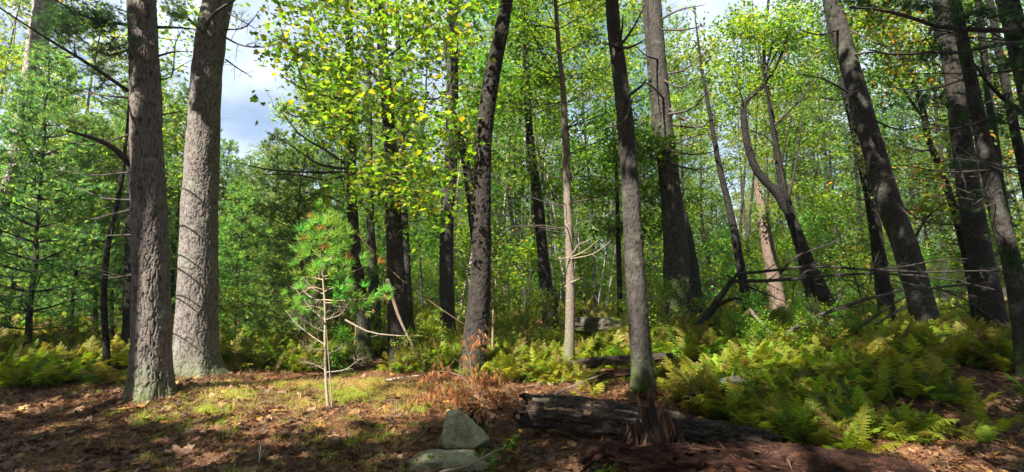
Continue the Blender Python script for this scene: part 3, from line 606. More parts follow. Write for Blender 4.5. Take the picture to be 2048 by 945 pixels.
t24, Q24, R24 = simple('pine_tree', 'grey scaly trunk running down to the right edge, nearest of the shaded cluster', 'pine tree', [(1905, -20, 24), (1925, 80, 27), (1950, 200, 30), (1972, 310, 34), (1995, 420, 38), (2022, 520, 41), (2040, 620, 43), (2055, 740, 48)], 8.2, M_BARK_GEO, detail=1, seed=63, top=12, cw=.045, ch=.09, depth=.009)
dead_whorls(t24, Q24, R24, (2.0, 6.0), 22, 1.8, R1, lr=.009, az=(PI * .75, PI * 1.3), droop=.05)
t25, Q25, R25 = simple('pine_tree', 'thin trunk squeezed between the black trunk and the corner trunk at upper right', 'pine tree', [(1955, -20, 15), (1968, 110, 17), (1985, 250, 19), (2005, 400, 22), (2040, 560, 25)], 12.5, M_DARK, seed=64, top=13)
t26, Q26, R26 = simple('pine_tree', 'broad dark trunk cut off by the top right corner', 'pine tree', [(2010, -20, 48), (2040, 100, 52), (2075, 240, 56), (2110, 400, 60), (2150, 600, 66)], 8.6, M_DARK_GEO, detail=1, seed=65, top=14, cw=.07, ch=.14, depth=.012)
dead_whorls(t26, Q26, R26, (3.0, 6.5), 12, 2.4, R1, lr=.014, az=(PI * .8, PI * 1.25), droop=-.05)
t27, Q27, R27 = simple('pine_tree', 'leaning dark trunk passing behind the scaly trunk to the right edge', 'pine tree', [(1975, -20, 16), (2000, 110, 19), (2030, 260, 23), (2060, 400, 26), (2100, 600, 30)], 11, M_DARK, seed=66, top=13)
for pts, d0, d1, w in (([(2030, 62), (1960, 60), (1880, 55), (1820, 35), (1760, 20), (1700, 15)], 8.5, 6.6, 11), ([(2060, 85), (1990, 90), (1930, 105), (1860, 105), (1790, 110), (1740, 100)], 8.5, 6.5, 9), ([(2060, 235), (2010, 200), (1975, 165), (1950, 130)], 8.4, 7.6, 12),
                       ([(2070, 270), (1990, 240), (1900, 260), (1820, 250)], 8.5, 7.5, 5), ([(2060, 140), (1960, 150), (1860, 180), (1780, 175)], 8.5, 7, 5), ([(2060, 330), (1980, 340), (1900, 345), (1800, 330)], 8.5, 7.3, 5)):
    explicit_branch(t26, pts, d0, d1, w, 2, R1, 10, (.035, .03, .026), sublen=.3)

needle_sprays('needles', t26, [(1960, 30, 8.0, 110, 40, 300), (1830, 20, 7.8, 120, 30, 200), (2010, 130, 8.2, 60, 60, 200), (1890, 110, 8.0, 90, 25, 160), (1720, 5, 7.4, 80, 18, 110), (1990, 240, 8.2, 70, 40, 160), (1850, 200, 8.4, 80, 18, 90)], 'pine_dark', R1, .13)
needle_sprays('needles', t24, [(1930, 330, 8.6, 90, 20, 110), (2010, 400, 8.4, 60, 50, 160), (1900, 450, 8.6, 80, 16, 80), (2030, 520, 8.0, 40, 30, 80)], 'pine_dark', R1, .12)
# ---------------------------------------------------------------- leafy crowns shaped on real blobs
def crown_blobs(root, blobs, pal, r, leaf=.09, per=14, rad=.26, tmpl=LEAF4, mat=None, name='crown', dens=1.0, twigs=True):
    g = G(); tg = G()
    for (x, y, d, rx, ry, n) in blobs:
        c = at(x, y, d); rd = np.array([rx * d / F, max(.5, (rx + ry) * .5 * d / F), ry * d / F])
        m = max(1, int(n * dens)); C = blob_points(c, rd, m, r, .5)
        g.merge(leaf_cloud(C, int(per * 1.35), rad * .85, leaf * .88, pal, r, .22, tmpl))
        if twigs:
            hub = c + np.array([0, 0, -rd[2] * .4])
            for q in C[:max(3, m // 2)]:
                mid = q * .6 + hub * .4 + r.normal(0, .12, 3)
                tg.merge(tube(smooth_path(np.array([hub + (q - hub) * .25, mid, q]), 5), np.linspace(.007, .002, 5), 3, (.04, .032, .026), cap=False))
    o = part(name, g, mat or M_LEAF, root)
    if twigs and tg.n: part('twigs', tg, M_TWIG, root)['kind'] = 'stuff'
    return o, g
R2 = np.random.default_rng(17)
MB = [(625, 40, 8.6, 50, 50, 50), (690, 60, 8.8, 60, 60, 70), (760, 50, 9, 60, 60, 70), (830, 60, 9.2, 60, 60, 70), (640, 140, 8.7, 50, 50, 45), (710, 160, 8.8, 60, 60, 60), (785, 150, 9, 55, 60, 50), (860, 150, 9.4, 55, 70, 60),
      (690, 250, 8.9, 45, 45, 30), (760, 260, 8.9, 50, 60, 40), (830, 250, 9.1, 50, 60, 45), (900, 110, 9.6, 50, 80, 55), (770, 340, 8.8, 45, 40, 26), (830, 350, 8.8, 50, 45, 30), (740, 350, 8.8, 25, 30, 12), (870, 320, 9.2, 45, 40, 22),
      (580, 115, 8.5, 35, 40, 22), (600, 60, 8.5, 30, 40, 18), (900, 260, 9.6, 40, 50, 26), (840, 410, 8.8, 30, 20, 8), (950, 50, 9.8, 40, 50, 30), (700, 200, 8.8, 70, 40, 20), (760, 400, 8.8, 60, 25, 18), (860, 420, 9.4, 50, 30, 16), (700, 320, 8.8, 50, 40, 18), (640, 220, 8.7, 60, 40, 16), (560, 90, 8.5, 40, 30, 14)]
def sprays(root, n, box, dr, mask, pal, r, leaf, per, rad, tmpl, name='crown'):
    px = r.uniform(box[0], box[1], n); py = r.uniform(box[2], box[3], n); d = r.uniform(dr[0], dr[1], n); k = mask(px, py, d)
    C = np.array([at(a_, b_, c_) for a_, b_, c_ in zip(px[k], py[k], d[k])]); g = leaf_cloud(C, per, rad, leaf, pal, r, .22, tmpl); part(name, g, M_LEAF, root)
    tg = G()
    for q in C:
        e = q + r.normal(0, 1, 3) * [.45, .3, .12] + [.25, 0, -.15]; tg.merge(tube(smooth_path(np.array([q - (e - q) * .3, (q + e) / 2 + [0, 0, .05], e]), 5), np.linspace(.002, .006, 5), 3, (.04, .032, .026), cap=False))
    part('twigs', tg, M_TWIG, root)['kind'] = 'stuff'
def mmask(px, py, d):
    left = np.interp(py, [-50, 90, 130, 200, 300, 430], [545, 535, 560, 630, 670, 715]); right = np.interp(py, [-50, 200, 300, 440], [985, 965, 930, 880]); low = np.interp(px, [540, 640, 700, 760, 860, 980], [180, 330, 400, 430, 440, 330])
    nz = fbm(px / 60., py / 42., d * .9, 61, 3); e = np.minimum(np.minimum(px - left, right - px) / 70, (low - py) / 90)
    return (nz + .9 * np.clip(e, -1, .45) > -.02)
sprays(maple1, 1150, (530, 990, -50, 450), (8.2, 10.9), mmask, 'maple_yellow', R2, .092, 11, .30, (MAPLE_V, MAPLE_F))
# the leaves that show singly, hanging on the lowest and outer twigs of the maple
mleaf = G(); mleaf.add(MAPLE_V * .105, MAPLE_F, (.16, .18, .015)); ml_me = [mleaf.mesh('leaf', M_LEAF)]
for cc in ((.22, .21, .015), (.11, .17, .012), (.28, .20, .015)):
    q = G(); q.add(MAPLE_V * .105, MAPLE_F, cc); ml_me.append(q.mesh('leaf', M_LEAF))
for k in range(220):
    x, y, d, rx, ry, n = MB[R2.integers(len(MB))] if k > 120 else MB[R2.choice([12, 13, 14, 15, 16, 19, 8, 9])]
    p = at(x, y, d - .2) + R2.normal(0, 1, 3) * np.array([rx, 20, ry]) * d / F * .75
    lo = bpy.data.objects.new('leaf', ml_me[R2.choice(4, p=[.42, .25, .28, .05])]); COL.objects.link(lo); lo.parent = maple1
    lo.location = tuple(p - np.array(maple1.location)); lo.rotation_euler = (R2.normal(0, .6), R2.normal(.4, .5), R2.uniform(0, 6.28)); lo.scale = (R2.uniform(.75, 1.15),) * 3
for pts, w in (([(782, 330), (800, 290), (830, 240), (870, 180)], 5), ([(775, 250), (740, 200), (700, 170), (650, 150)], 5), ([(770, 180), (720, 120), (660, 60)], 5), ([(790, 420), (830, 390), (850, 340)], 4), ([(785, 380), (760, 350), (730, 340)], 3), ([(768, 120), (820, 80), (880, 40)], 5), ([(775, 220), (830, 200), (890, 190), (920, 100)], 6), ([(650, 150), (600, 110), (560, 120)], 3)):
    explicit_branch(maple1, pts, 10.1, 8.7, w, 1.2, R2, 8, (.035, .028, .024), sublen=.35)
crown_blobs(t13, [(1050, 60, 12.5, 60, 60, 60), (1085, 150, 12.5, 55, 60, 60), (1035, 200, 13, 45, 60, 40), (1100, 240, 12.6, 40, 50, 34), (1060, 320, 13, 50, 40, 24), (1180, 60, 14, 50, 50, 24), (1110, 380, 13, 40, 35, 18), (1030, 400, 13.6, 40, 50, 22), (1165, 390, 14, 35, 30, 20), (1180, 520, 15, 50, 40, 20), (1085, 530, 15, 30, 50, 14)], 'maple_green', R2, .12, 14, .34)
crown_blobs(t16b, [(1180, -10, 17, 120, 60, 70), (1290, 10, 17, 110, 70, 70), (1370, 130, 17, 80, 90, 60), (1120, 60, 17, 90, 90, 60), (1210, 150, 17, 90, 70, 44), (1390, 260, 17, 60, 80, 40), (1040, -10, 13, 90, 40, 50), (1180, 0, 13, 80, 40, 46), (1420, 90, 16, 70, 70, 40)], 'birch', R2, .13, 14, .42)
crown_blobs(t21, [(1640, 10, 15, 120, 60, 70), (1720, 60, 14, 60, 80, 40), (1820, -10, 14, 130, 50, 70), (1950, 20, 14, 120, 60, 70), (1960, 200, 15, 80, 80, 44), (1700, 180, 15, 80, 70, 36), (1600, 330, 15.5, 60, 60, 30), (2030, 120, 14, 60, 110, 50)], 'maple_green', R2, .12, 13, .38)
crown_blobs(t11, [(930, 20, 13.5, 80, 60, 50), (960, 330, 13.8, 60, 60, 34), (1000, 200, 13.8, 50, 70, 36), (860, 480, 14.5, 70, 40, 34), (980, 480, 14.5, 60, 50, 30), (720, 480, 16, 60, 50, 26)], 'maple_green', R2, .12, 13, .34)
und1, _, _ = make_trunk('young_maple', 'dark green leafy young maple filling the gap left of the thick grey pine', 'maple tree', [(1225, 240, 5), (1232, 330, 7), (1236, 450, 9), (1240, 620, 12)], 12.8, M_DARK, seed=70, top=None, shadecrown=False)
crown_blobs(und1, [(1225, 300, 12.6, 60, 50, 46), (1290, 300, 12.2, 55, 60, 50), (1200, 380, 12.6, 60, 40, 40), (1300, 380, 13, 50, 35, 34), (1230, 450, 12.8, 60, 30, 34), (1170, 330, 12.8, 50, 40, 30), (1300, 450, 13, 50, 30, 26), (1400, 395, 13.2, 35, 14, 10), (1195, 250, 12.6, 40, 40, 20)], 'maple_green', R2, .12, 14, .34)
crown_blobs(t19, [(1480, 60, 13, 50, 60, 44), (1540, 60, 12.5, 60, 60, 50), (1600, 70, 12.5, 60, 60, 50), (1470, 150, 13.5, 50, 50, 36), (1530, 160, 13, 55, 60, 40), (1600, 180, 13, 60, 60, 46), (1440, 230, 14.5, 50, 50, 34), (1560, 270, 13.5, 60, 50, 36), (1640, 290, 13.5, 60, 60, 40), (1620, 390, 14, 60, 50, 34), (1530, 420, 14.5, 40, 30, 14), (1690, 400, 14, 40, 60, 24), (1450, 330, 15, 60, 40, 26), (1660, 120, 13, 40, 70, 26)], 'birch', R2, .105, 13, .34)
crown_blobs(t22, [(1760, 60, 12, 70, 50, 50), (1830, 90, 12, 70, 50, 50), (1780, 160, 12, 60, 50, 30), (1880, 170, 12, 50, 60, 26), (1900, 280, 12.5, 60, 60, 30), (1850, 350, 12.5, 60, 40, 26), (1790, 300, 13, 50, 40, 20), (1860, 430, 13, 70, 45, 40), (1920, 490, 14, 60, 50, 30), (1740, 20, 11, 80, 25, 30), (1990, 150, 13, 50, 80, 30), (2000, 300, 13, 50, 80, 34), (1720, 330, 13.5, 50, 60, 22), (2010, 450, 13.5, 50, 60, 30), (1700, 480, 14.5, 40, 60, 24)], 'autumn', R2, .12, 13, .36)
und2, _, _ = make_trunk('young_maple', 'yellow-green leafy young tree glowing behind the dead twigs left of the scarred pine', 'maple tree', [(175, 260, 5), (180, 400, 8), (190, 620, 11)], 13.5, M_DARK, seed=71, top=None, shadecrown=False)
crown_blobs(und2, [(160, 300, 13.5, 60, 40, 36), (215, 360, 13.2, 45, 45, 30), (130, 400, 13.2, 60, 35, 30), (200, 440, 13.5, 50, 40, 30), (230, 290, 13.5, 35, 40, 20), (350, 260, 13.5, 40, 50, 26), (345, 380, 13.5, 40, 50, 20), (20, 150, 14, 40, 70, 40), (170, 500, 14, 60, 30, 20)], 'birch', R2, .12, 13, .32)

# ---------------------------------------------------------------- tree stock for the woods behind
def grow_broad(seed, H, cb, spread, pal, leaf=.15, limbs=16, per=22, rad=.5, lean=.04, dens=5, rt=.12):
    r = np.random.default_rng(seed)
    P = [np.zeros(3)]; d = np.array([r.normal(0, lean), r.normal(0, lean), 1])
    for i in range(7): d = norm(d + np.array([r.normal(0, .05), r.normal(0, .05), 0])); P.append(P[-1] + d * H / 7)
    P = smooth_path(P, 24); w = tube(P, np.linspace(rt, rt * .15, 24) * (1 + .4 * np.exp(-np.linspace(0, 1, 24) * 20)), 9)
    C = []
    for i in range(limbs):
        f = cb + (1 - cb) * (i + r.uniform()) / limbs; k = min(int(f * 23), 22); a = i * 2.4 + r.normal(0, .4)
        prof = math.sin(PI * min(1, .18 + .82 * (f - cb) / (1 - cb + .01))) ** .7
        L_ = spread * max(.25, prof) * r.uniform(.75, 1.15)
        B = branch_path(P[k], [math.cos(a), math.sin(a), r.uniform(.1, .7)], L_, r, 5, .25, .14); w.merge(tube(smooth_path(B, 7), np.linspace(rt * .28 * (1.1 - f) + .01, .006, 7), 4, cap=False))
        Bs = smooth_path(B, 10)
        for s in range(dens):
            q = Bs[r.integers(3, 10)]; sb = branch_path(q, rdir(1, .5, r)[0] + norm(B[-1] - B[0]) * .6, L_ * .35, r, 3, .05, .2)
            w.merge(tube(sb, np.linspace(.01, .003, 4), 3, cap=False)); C += [sb[1], sb[3]] if s % 2 else [sb[3], sb[2]]
    C = np.array(C) + r.normal(0, .12, (len(C), 3))
    return w, leaf_cloud(C, per, rad, leaf, pal, r, .35)
def grow_pine(seed, H, cb, spread, pal, tuft=.2, step=.7, nb=5, tm=TUFT_M, dens=1.0, rt=.12, deadlow=True, twr=.055):
    r = np.random.default_rng(seed)
    P = np.column_stack([np.cumsum(r.normal(0, .03, 16)), np.cumsum(r.normal(0, .03, 16)), np.linspace(0, H, 16)]); P[0, :2] = 0; Q = smooth_path(P, 30)
    w = tube(Q, np.linspace(rt, .012, 30) * (1 + .4 * np.exp(-np.linspace(0, 1, 30) * 22)), 9)
    pos = []; DD = []
    z = cb * H if not deadlow else max(.6, cb * H * .35)
    while z < H * .985:
        f = z / H; p0 = np.array([np.interp(z, Q[:, 2], Q[:, 0]), np.interp(z, Q[:, 2], Q[:, 1]), z]); live = z >= cb * H
        g_ = (f - cb) / (1 - cb + 1e-6)
        L_ = spread * (1 - max(0, g_)) ** .75 * (.55 + .45 * min(1, max(0, g_) / .15 + .3)) if live else spread * .45 * r.uniform(.5, 1)
        a0 = r.uniform(0, 6)
        for b in range(nb if live else 3):
            a = a0 + b * 2 * PI / nb + r.normal(0, .25); Lb = L_ * r.uniform(.6, 1.15) + .15
            B = smooth_path(branch_path(p0, [math.cos(a), math.sin(a), .05 + .35 * max(0, g_)], Lb, r, 4, .35 if live else -.1, .08), 8)
            w.merge(tube(B, np.linspace(.022 * Lb / spread + .006, .003, 8), 3, cap=False))
            if not live: continue
            nt_ = max(4, int(dens * Lb * 16)); fr = r.uniform(.25, 1, nt_) ** .7; bi = fr * 7; i0 = np.minimum(bi.astype(int), 6)
            base = B[i0] + (B[i0 + 1] - B[i0]) * (bi - i0)[:, None]; side = norm(np.cross(B[-1] - B[0], [0, 0, 1]))
            wv = r.normal(0, 1, nt_) * Lb * .22 * (1.15 - fr * .6)
            pp = base + wv[:, None] * side + np.column_stack([r.normal(0, .04, nt_), r.normal(0, .04, nt_), r.normal(.03, .06, nt_) - np.abs(wv) * .1])
            pos.append(pp); DD.append(norm(norm(B[-1] - B[0]) + side * np.sign(wv)[:, None] * .8 + r.normal(0, .35, (nt_, 3)) + [0, 0, .3]))
        z += step * r.uniform(.75, 1.25)
    pos = np.vstack(pos); DD = np.vstack(DD); N = norm(r.normal(0, .3, pos.shape) + [0, 0, 1])
    return w, stamp(tm[0], tm[1], pos, DD, N, tuft * r.uniform(.75, 1.2, len(pos)), pick(pal, len(pos), r))
STOCK = {}
def stock(key, pair, mw, mf):
    STOCK[key] = (pair[0].mesh('trunk', mw), pair[1].mesh('crown', mf, False))
stock('b0', grow_broad(1, 15, .25, 3.2, 'birch', .15), M_BARK, M_LEAF)
stock('b1', grow_broad(2, 17, .35, 3.6, 'maple_green', .15), M_DARK, M_LEAF)
stock('b2', grow_broad(3, 14, .18, 3.0, 'maple_yellow', .15, 18), M_BARK, M_LEAF)
stock('b3', grow_broad(4, 16, .3, 3.4, 'autumn', .15), M_BARK, M_LEAF)
stock('b4', grow_broad(5, 15, .5, 3.0, 'dark_green', .15, 14), M_DARK, M_LEAF)
stock('p0', grow_pine(6, 19, .30, 3.2, 'pine', .22, dens=1.0), M_BARK, M_NEEDLE)
stock('p1', grow_pine(7, 17, .45, 3.0, 'pine_blue', .22), M_BARK, M_NEEDLE)
stock('y0', grow_pine(8, 7.2, .10, 2.1, 'pine_blue', .15, .36, 6, TUFT_M, 1.9, rt=.07, deadlow=False), M_BARK, M_NEEDLE)
stock('y1', grow_pine(9, 5.2, .10, 1.8, 'pine_young', .14, .33, 6, TUFT_M, 2.2, rt=.05, deadlow=False), M_BARK, M_NEEDLE)
stock('y2', grow_pine(10, 8.5, .22, 2.3, 'pine', .15, .40, 6, TUFT_M, 1.9, rt=.08), M_BARK, M_NEEDLE)
stock('s0', grow_broad(11, 3.2, .12, 1.2, 'maple_green', .10, 12, 14, .30, rt=.02), M_DARK, M_LEAF)
stock('s1', grow_broad(12, 2.6, .10, 1.1, 'maple_yellow', .10, 12, 12, .28, rt=.018), M_DARK, M_LEAF)
stock('s2', grow_broad(13, 4.2, .2, 1.4, 'birch', .10, 14, 14, .32, rt=.025), M_DARK, M_LEAF)
stock('t0', grow_broad(14, 11, .72, 1.6, 'maple_green', .14, 8, 16, .4, .05, rt=.055), M_PALE, M_LEAF)
stock('t1', grow_broad(15, 12, .65, 1.8, 'birch', .14, 9, 16, .4, .06, rt=.07), M_BARK, M_LEAF)
NAMES = {'b': ('broadleaf_tree', 'tree'), 'p': ('pine_tree', 'pine tree'), 'y': ('young_pine', 'pine tree'), 's': ('shrub', 'shrub'), 't': ('young_tree', 'tree')}
LOOK = {'b0': 'light yellow-green leafy tree', 'b1': 'green leafy maple', 'b2': 'yellowish leafy maple', 'b3': 'leafy tree with orange autumn leaves', 'b4': 'dark green leafy tree', 'p0': 'tall white pine', 'p1': 'tall blue-green pine',
        'y0': 'full young blue-green pine', 'y1': 'small bright green pine', 'y2': 'half-grown green pine', 's0': 'green leafy shrub', 's1': 'yellow-green leafy shrub', 's2': 'tall loose leafy shrub',
        't0': 'pale thin pole tree', 't1': 'grey thin pole tree'}
ANCH = [(60, 'pale leaning dead trunk'), (215, 'thin stem at left'), (300, 'scarred pine'), (395, 'smoother big pine'), (520, 'gap between big pine and sapling'), (650, 'pale sapling'), (715, 'slender pine'), (790, 'black maple'), (895, 'half sunlit oak'),
        (960, 'big dark leaning trunk'), (1085, 'wavy black trunk'), (1138, 'slender pale pine'), (1265, 'straight front trunk'), (1350, 'thick grey pine'), (1470, 'thin leaning dark trunk'), (1545, 'pinkish snag'), (1625, 'crooked maple'), (1750, 'dark oak at right'), (1830, 'big leaning grey trunk'), (1930, 'curving thin maple'), (1990, 'almost black trunk')]
def plant(key, x, y, scale=1.0, rot=None, label=None, group=None, sz=None):
    r = R2
    nm, cat = NAMES[key[0]]; px = float(project([[x, y, 1.5]])[0][0]) if y > 1 else 0
    
    anc = min(ANCH, key=lambda q: abs(q[0] - px))[1]; far = 'close' if y < 14 else 'just' if y < 22 else 'well' if y < 36 else 'far'
    root = thing(nm, label or f'{LOOK[key]} {far} behind the {anc}', cat, (x, y, float(ground(x, y)) - .05), None if label else (group or f'{LOOK[key]}s {far} behind the {anc}'))
    root.rotation_euler = (r.normal(0, .02), r.normal(0, .02), r.uniform(0, 6.28) if rot is None else rot); root.scale = (scale, scale, sz or scale)
    for nm2, me in zip(('trunk', 'crown'), STOCK[key]):
        c = bpy.data.objects.new(nm2, me); COL.objects.link(c); c.parent = root
    return root
def plant_px(key, px, d, scale=1.0, **k):
    x = at(px, 590, d)[0]; return plant(key, x, d, scale, **k)
# half-grown pines that frame the clearing
for key, px, d, s, lab in (('y0', 530, 14.5, .82, 'blue-green young pine standing behind the sunny clearing, its dead lower limbs showing'), ('y1', 610, 11.8, .95, 'bright green bushy young pine right behind the pale sapling'), ('y2', 585, 18, .82, 'tall feathery pine rising against the sky opening'),
                      ('y1', 470, 12.5, .8, 'small green pine just right of the paler big trunk'), ('y0', 60, 11.0, .95, 'shaded young pine at the far left edge behind the ferns'), ('y2', 140, 12.5, .68, 'dark green pine left of the thin leaning stem'), ('y1', 20, 14.5, 1.3, 'sunlit young pine behind the far left edge'),
                      ('y1', 230, 14.0, 1.2, 'green pine peeping between the thin stem and the scarred trunk'), ('y0', 350, 14.5, 1.0, 'young pine seen in the slot between the two big trunks'), ('y2', 660, 19, .95, 'pine behind the slender pine with sweeping branches'), ('y0', 440, 19, .95, 'pine standing far back against the sky right of the paler big trunk')):
    plant_px(key, px, d, s, label=lab)
# the rest of the woods
def sky_ok(px, d, H):
    py = float(project([at(px, 590, d) * [1, 1, 0] + [0, 0, H + .5]])[1][0])
    if 385 < px < 670: return py > (235 if px > 560 else 275)
    if 1405 < px < 1480: return d > 20 and py > -100
    return True
RR_ = np.random.default_rng(23); pts = []
HT = {k: float(v[0].vertices[0].co[2]) for k, v in STOCK.items()}
HT = dict(b0=15, b1=17, b2=14, b3=16, b4=15, p0=19, p1=17, y0=7.2, y1=5.2, y2=8.5, s0=3.2, s1=2.6, s2=4.2, t0=11, t1=12)
def near_ok(x, y, m):
    return all((x - a) ** 2 + (y - b) ** 2 > m * m for a, b in pts)
zones = [(-60, 430, ['p0', 'b0', 'y2', 'b2', 'b0', 'y1', 'b3']), (430, 680, ['y2', 'y0', 'y1', 'y2']), (680, 1180, ['b1', 'b0', 'p0', 'b4', 'b2', 'p1', 'y2', 't1', 'y0']), (1180, 1420, ['b1', 'p0', 'b0', 'y2', 'y0', 'p1', 't0']), (1420, 1640, ['b0', 'b3', 'y1', 'b3', 'y0', 'b2', 'b0', 'y1']), (1640, 2110, ['b0', 'b1', 'b4', 'b3', 'b4', 'p1', 'y1'])]
cnt = 0
for (a, b, keys) in zones:
    nn = int((b - a) / 2048 * 150)
    for k in range(nn):
        for tr in range(30):
            px = RR_.uniform(a, b); d = RR_.uniform(0, 1) ** .7 * 42 + 15.5
            x = at(px, 590, d)[0]; key = keys[RR_.integers(len(keys))]; s = RR_.uniform(.85, 1.2) * (1.2 if key[0] == 'b' and (px > 700) and d > 19 else 1)
            if near_ok(x, d, 1.9) and sky_ok(px, d, HT[key] * s): plant(key, x, d, s); pts.append((x, d)); break
for k in range(85):      # thin poles
    px = RR_.uniform(430 if k % 3 else 900, 1300 if k % 2 else 1560); d = RR_.uniform(16, 40); x = at(px, 590, d)[0]
    if near_ok(x, d, .8) and sky_ok(px, d, 9): plant('t0' if k % 2 else 't1', x, d, RR_.uniform(.7, 1.15)); pts.append((x, d))
for k in range(95):      # shrubs
    px = RR_.uniform(-40, 2090); d = RR_.uniform(13.5, 36); x = at(px, 590, d)[0]
    if near_ok(x, d, .8): plant(['s0', 's1', 's2'][k % 3], x, d, RR_.uniform(.7, 1.2)); pts.append((x, d))

for k in range(30):      # seedlings among the ferns
    px = RR_.uniform(420, 1960); d = RR_.uniform(8.8, 13); x = at(px, 590, d)[0]
    plant(['s0', 's1', 's2'][k % 3], x, d, RR_.uniform(.22, .42))
# ---------------------------------------------------------------- scatter with geometry nodes (uncountable cover only)
def scatter(name, P, rot, scl, idx, protos, base_mat=None):
    me = bpy.data.meshes.new(name); me.vertices.add(len(P)); me.vertices.foreach_set('co', np.asarray(P, np.float32).ravel())
    a = me.attributes.new('rot', 'FLOAT_VECTOR', 'POINT'); a.data.foreach_set('vector', np.asarray(rot, np.float32).ravel())
    a = me.attributes.new('scl', 'FLOAT', 'POINT'); a.data.foreach_set('value', np.asarray(scl, np.float32))
    a = me.attributes.new('idx', 'INT', 'POINT'); a.data.foreach_set('value', np.asarray(idx, np.int32))
    o = bpy.data.objects.new(name, me); COL.objects.link(o)
    ng = bpy.data.node_groups.new('scatter_' + name, 'GeometryNodeTree')
    ng.interface.new_socket('Geometry', in_out='INPUT', socket_type='NodeSocketGeometry'); ng.interface.new_socket('Geometry', in_out='OUTPUT', socket_type='NodeSocketGeometry')
    gi = ng.nodes.new('NodeGroupInput'); go = ng.nodes.new('NodeGroupOutput'); ip = ng.nodes.new('GeometryNodeInstanceOnPoints'); jn = ng.nodes.new('GeometryNodeJoinGeometry')
    for pm in protos[::-1]:
        po = bpy.data.objects.new(name + '_source', pm)
        oi = ng.nodes.new('GeometryNodeObjectInfo'); oi.inputs['Object'].default_value = po; oi.inputs['As Instance'].default_value = True
        ng.links.new(oi.outputs['Geometry'], jn.inputs[0])
    def na(nm, ty):
        n = ng.nodes.new('GeometryNodeInputNamedAttribute'); n.data_type = ty; n.inputs[0].default_value = nm; return n.outputs[0]
    ng.links.new(gi.outputs[0], ip.inputs['Points']); ng.links.new(jn.outputs[0], ip.inputs['Instance']); ip.inputs['Pick Instance'].default_value = True
    ng.links.new(na('idx', 'INT'), ip.inputs['Instance Index']); ng.links.new(na('rot', 'FLOAT_VECTOR'), ip.inputs['Rotation']); ng.links.new(na('scl', 'FLOAT'), ip.inputs['Scale'])
    ng.links.new(ip.outputs[0], go.inputs[0])
    md = o.modifiers.new('scatter', 'NODES'); md.node_group = ng
    o['kind'] = 'stuff'; return o
def on_ground(xy, dz=0.0):
    return np.column_stack([xy, ground(xy[:, 0], xy[:, 1]) + dz])
def sample(n, d0, d1, px0, px1, r, power=1.0):
    d = d0 + (d1 - d0) * r.uniform(0, 1, n) ** power; px = r.uniform(px0, px1, n); x = (px - CX) / F * d
    return np.column_stack([x, d])

# ---------------------------------------------------------------- far woods
R3_ = np.random.default_rng(77)
XY = sample(420, 58, 105, -150, 2200, R3_)
keep = np.array([not (420 < CX + x / y * F < 640) or True for x, y in XY]); XY = XY[keep]
mm = []
for key in ('b0', 'b1', 'p0', 'b3', 's2', 'y1'):
    q = bpy.data.meshes.new('far_tree'); mm.append(STOCK[key][1])
ix = R3_.integers(0, 4, len(XY)); sc_ = R3_.uniform(.8, 1.15, len(XY))
XU = sample(900, 34, 75, -150, 2200, R3_); XY = np.vstack([XY, XU]); ix = np.concatenate([ix, R3_.integers(4, 6, len(XU))]); sc_ = np.concatenate([sc_, R3_.uniform(.6, 1.1, len(XU))])
opn = np.array([415 < CX + x / y * F < 650 for x, y in XY]); sc_[opn] *= .6
o = scatter('far_woods', on_ground(XY, -.3), np.column_stack([np.zeros((len(XY), 2)), R3_.uniform(0, 6.28, len(XY))]), sc_, ix, mm)
o['label'] = 'mass of distant forest closing the view behind the nearer trees'; o['category'] = 'forest'

# ---------------------------------------------------------------- ferns
def frond(seed, L_=.62, W=.17, npin=17, col=(.085, .14, .018), curl=.9, detail=7, stalk=.25, lift=1.1, tip=(.14, .17, .02)):
    """one lacy frond in the XZ plane: stalk, arching midrib, toothed leaflets both sides; returns G"""
    r = np.random.default_rng(seed); g = G()
    t_ = np.linspace(0, 1, 12); ang = lift - curl * t_ ** 1.3 * 1.15
    ds = L_ / 11; X = np.concatenate([[0], np.cumsum(np.cos(ang[:-1]) * ds)]); Z = np.concatenate([[0], np.cumsum(np.sin(ang[:-1]) * ds)])
    mid = np.column_stack([X, .02 * np.sin(t_ * 3 + seed), Z])
    g.merge(tube(mid, np.linspace(.004, .001, 12), 3, (.10, .085, .03), cap=False))
    col = np.array(col); tip = np.array(tip)
    for k in range(npin):
        f = stalk + (1 - stalk) * (k + .5) / npin; g0 = (f - stalk) / (1 - stalk)
        wl = W * (math.sin(PI * min(1, .28 + .72 * g0)) ** .8) * r.uniform(.72, 1.12) + .008
        p = np.array([np.interp(f, t_, mid[:, a]) for a in range(3)]); a_ = np.interp(f, t_, ang); T = np.array([math.cos(a_), 0, math.sin(a_)]); N = np.array([-math.sin(a_), 0, math.cos(a_)])
        sp = (1 - stalk) * L_ / npin
        for sgn in (-1, 1):
            D = norm(np.array([0, sgn, 0]) + T * (.35 + .3 * g0 + r.normal(0, .12)) - N * r.uniform(-.2, .4)); m = max(3, int(detail * wl / W + .5))
            s = np.linspace(0, 1, m + 1)
            cc = col * (1 - g0 * .35) + tip * g0 * .35; cc = cc * r.uniform(.85, 1.15)
            B = p + np.outer(s * wl, D) - np.outer((s ** 2) * wl * .22, N)
            hw = sp * .74 * (1 - s ** 1.6) + .0008
            for j in range(m):     # toothed lobes: one pointed lobe forward and one back per step
                st_ = D * wl / m; b0 = B[j] - st_ * .25; b1 = B[j + 1] + st_ * .45; md_ = (B[j] + B[j + 1]) / 2 + st_ * .2
                up_ = md_ + T * hw[j]; dn = md_ - T * hw[j]
                g.add([b0, b1, up_, dn], [[0, 1, 2], [0, 3, 1]], cc)
    return g
fern_cols = [(.10, .18, .016), (.17, .24, .018), (.07, .145, .015), (.26, .30, .022), (.28, .25, .028)]
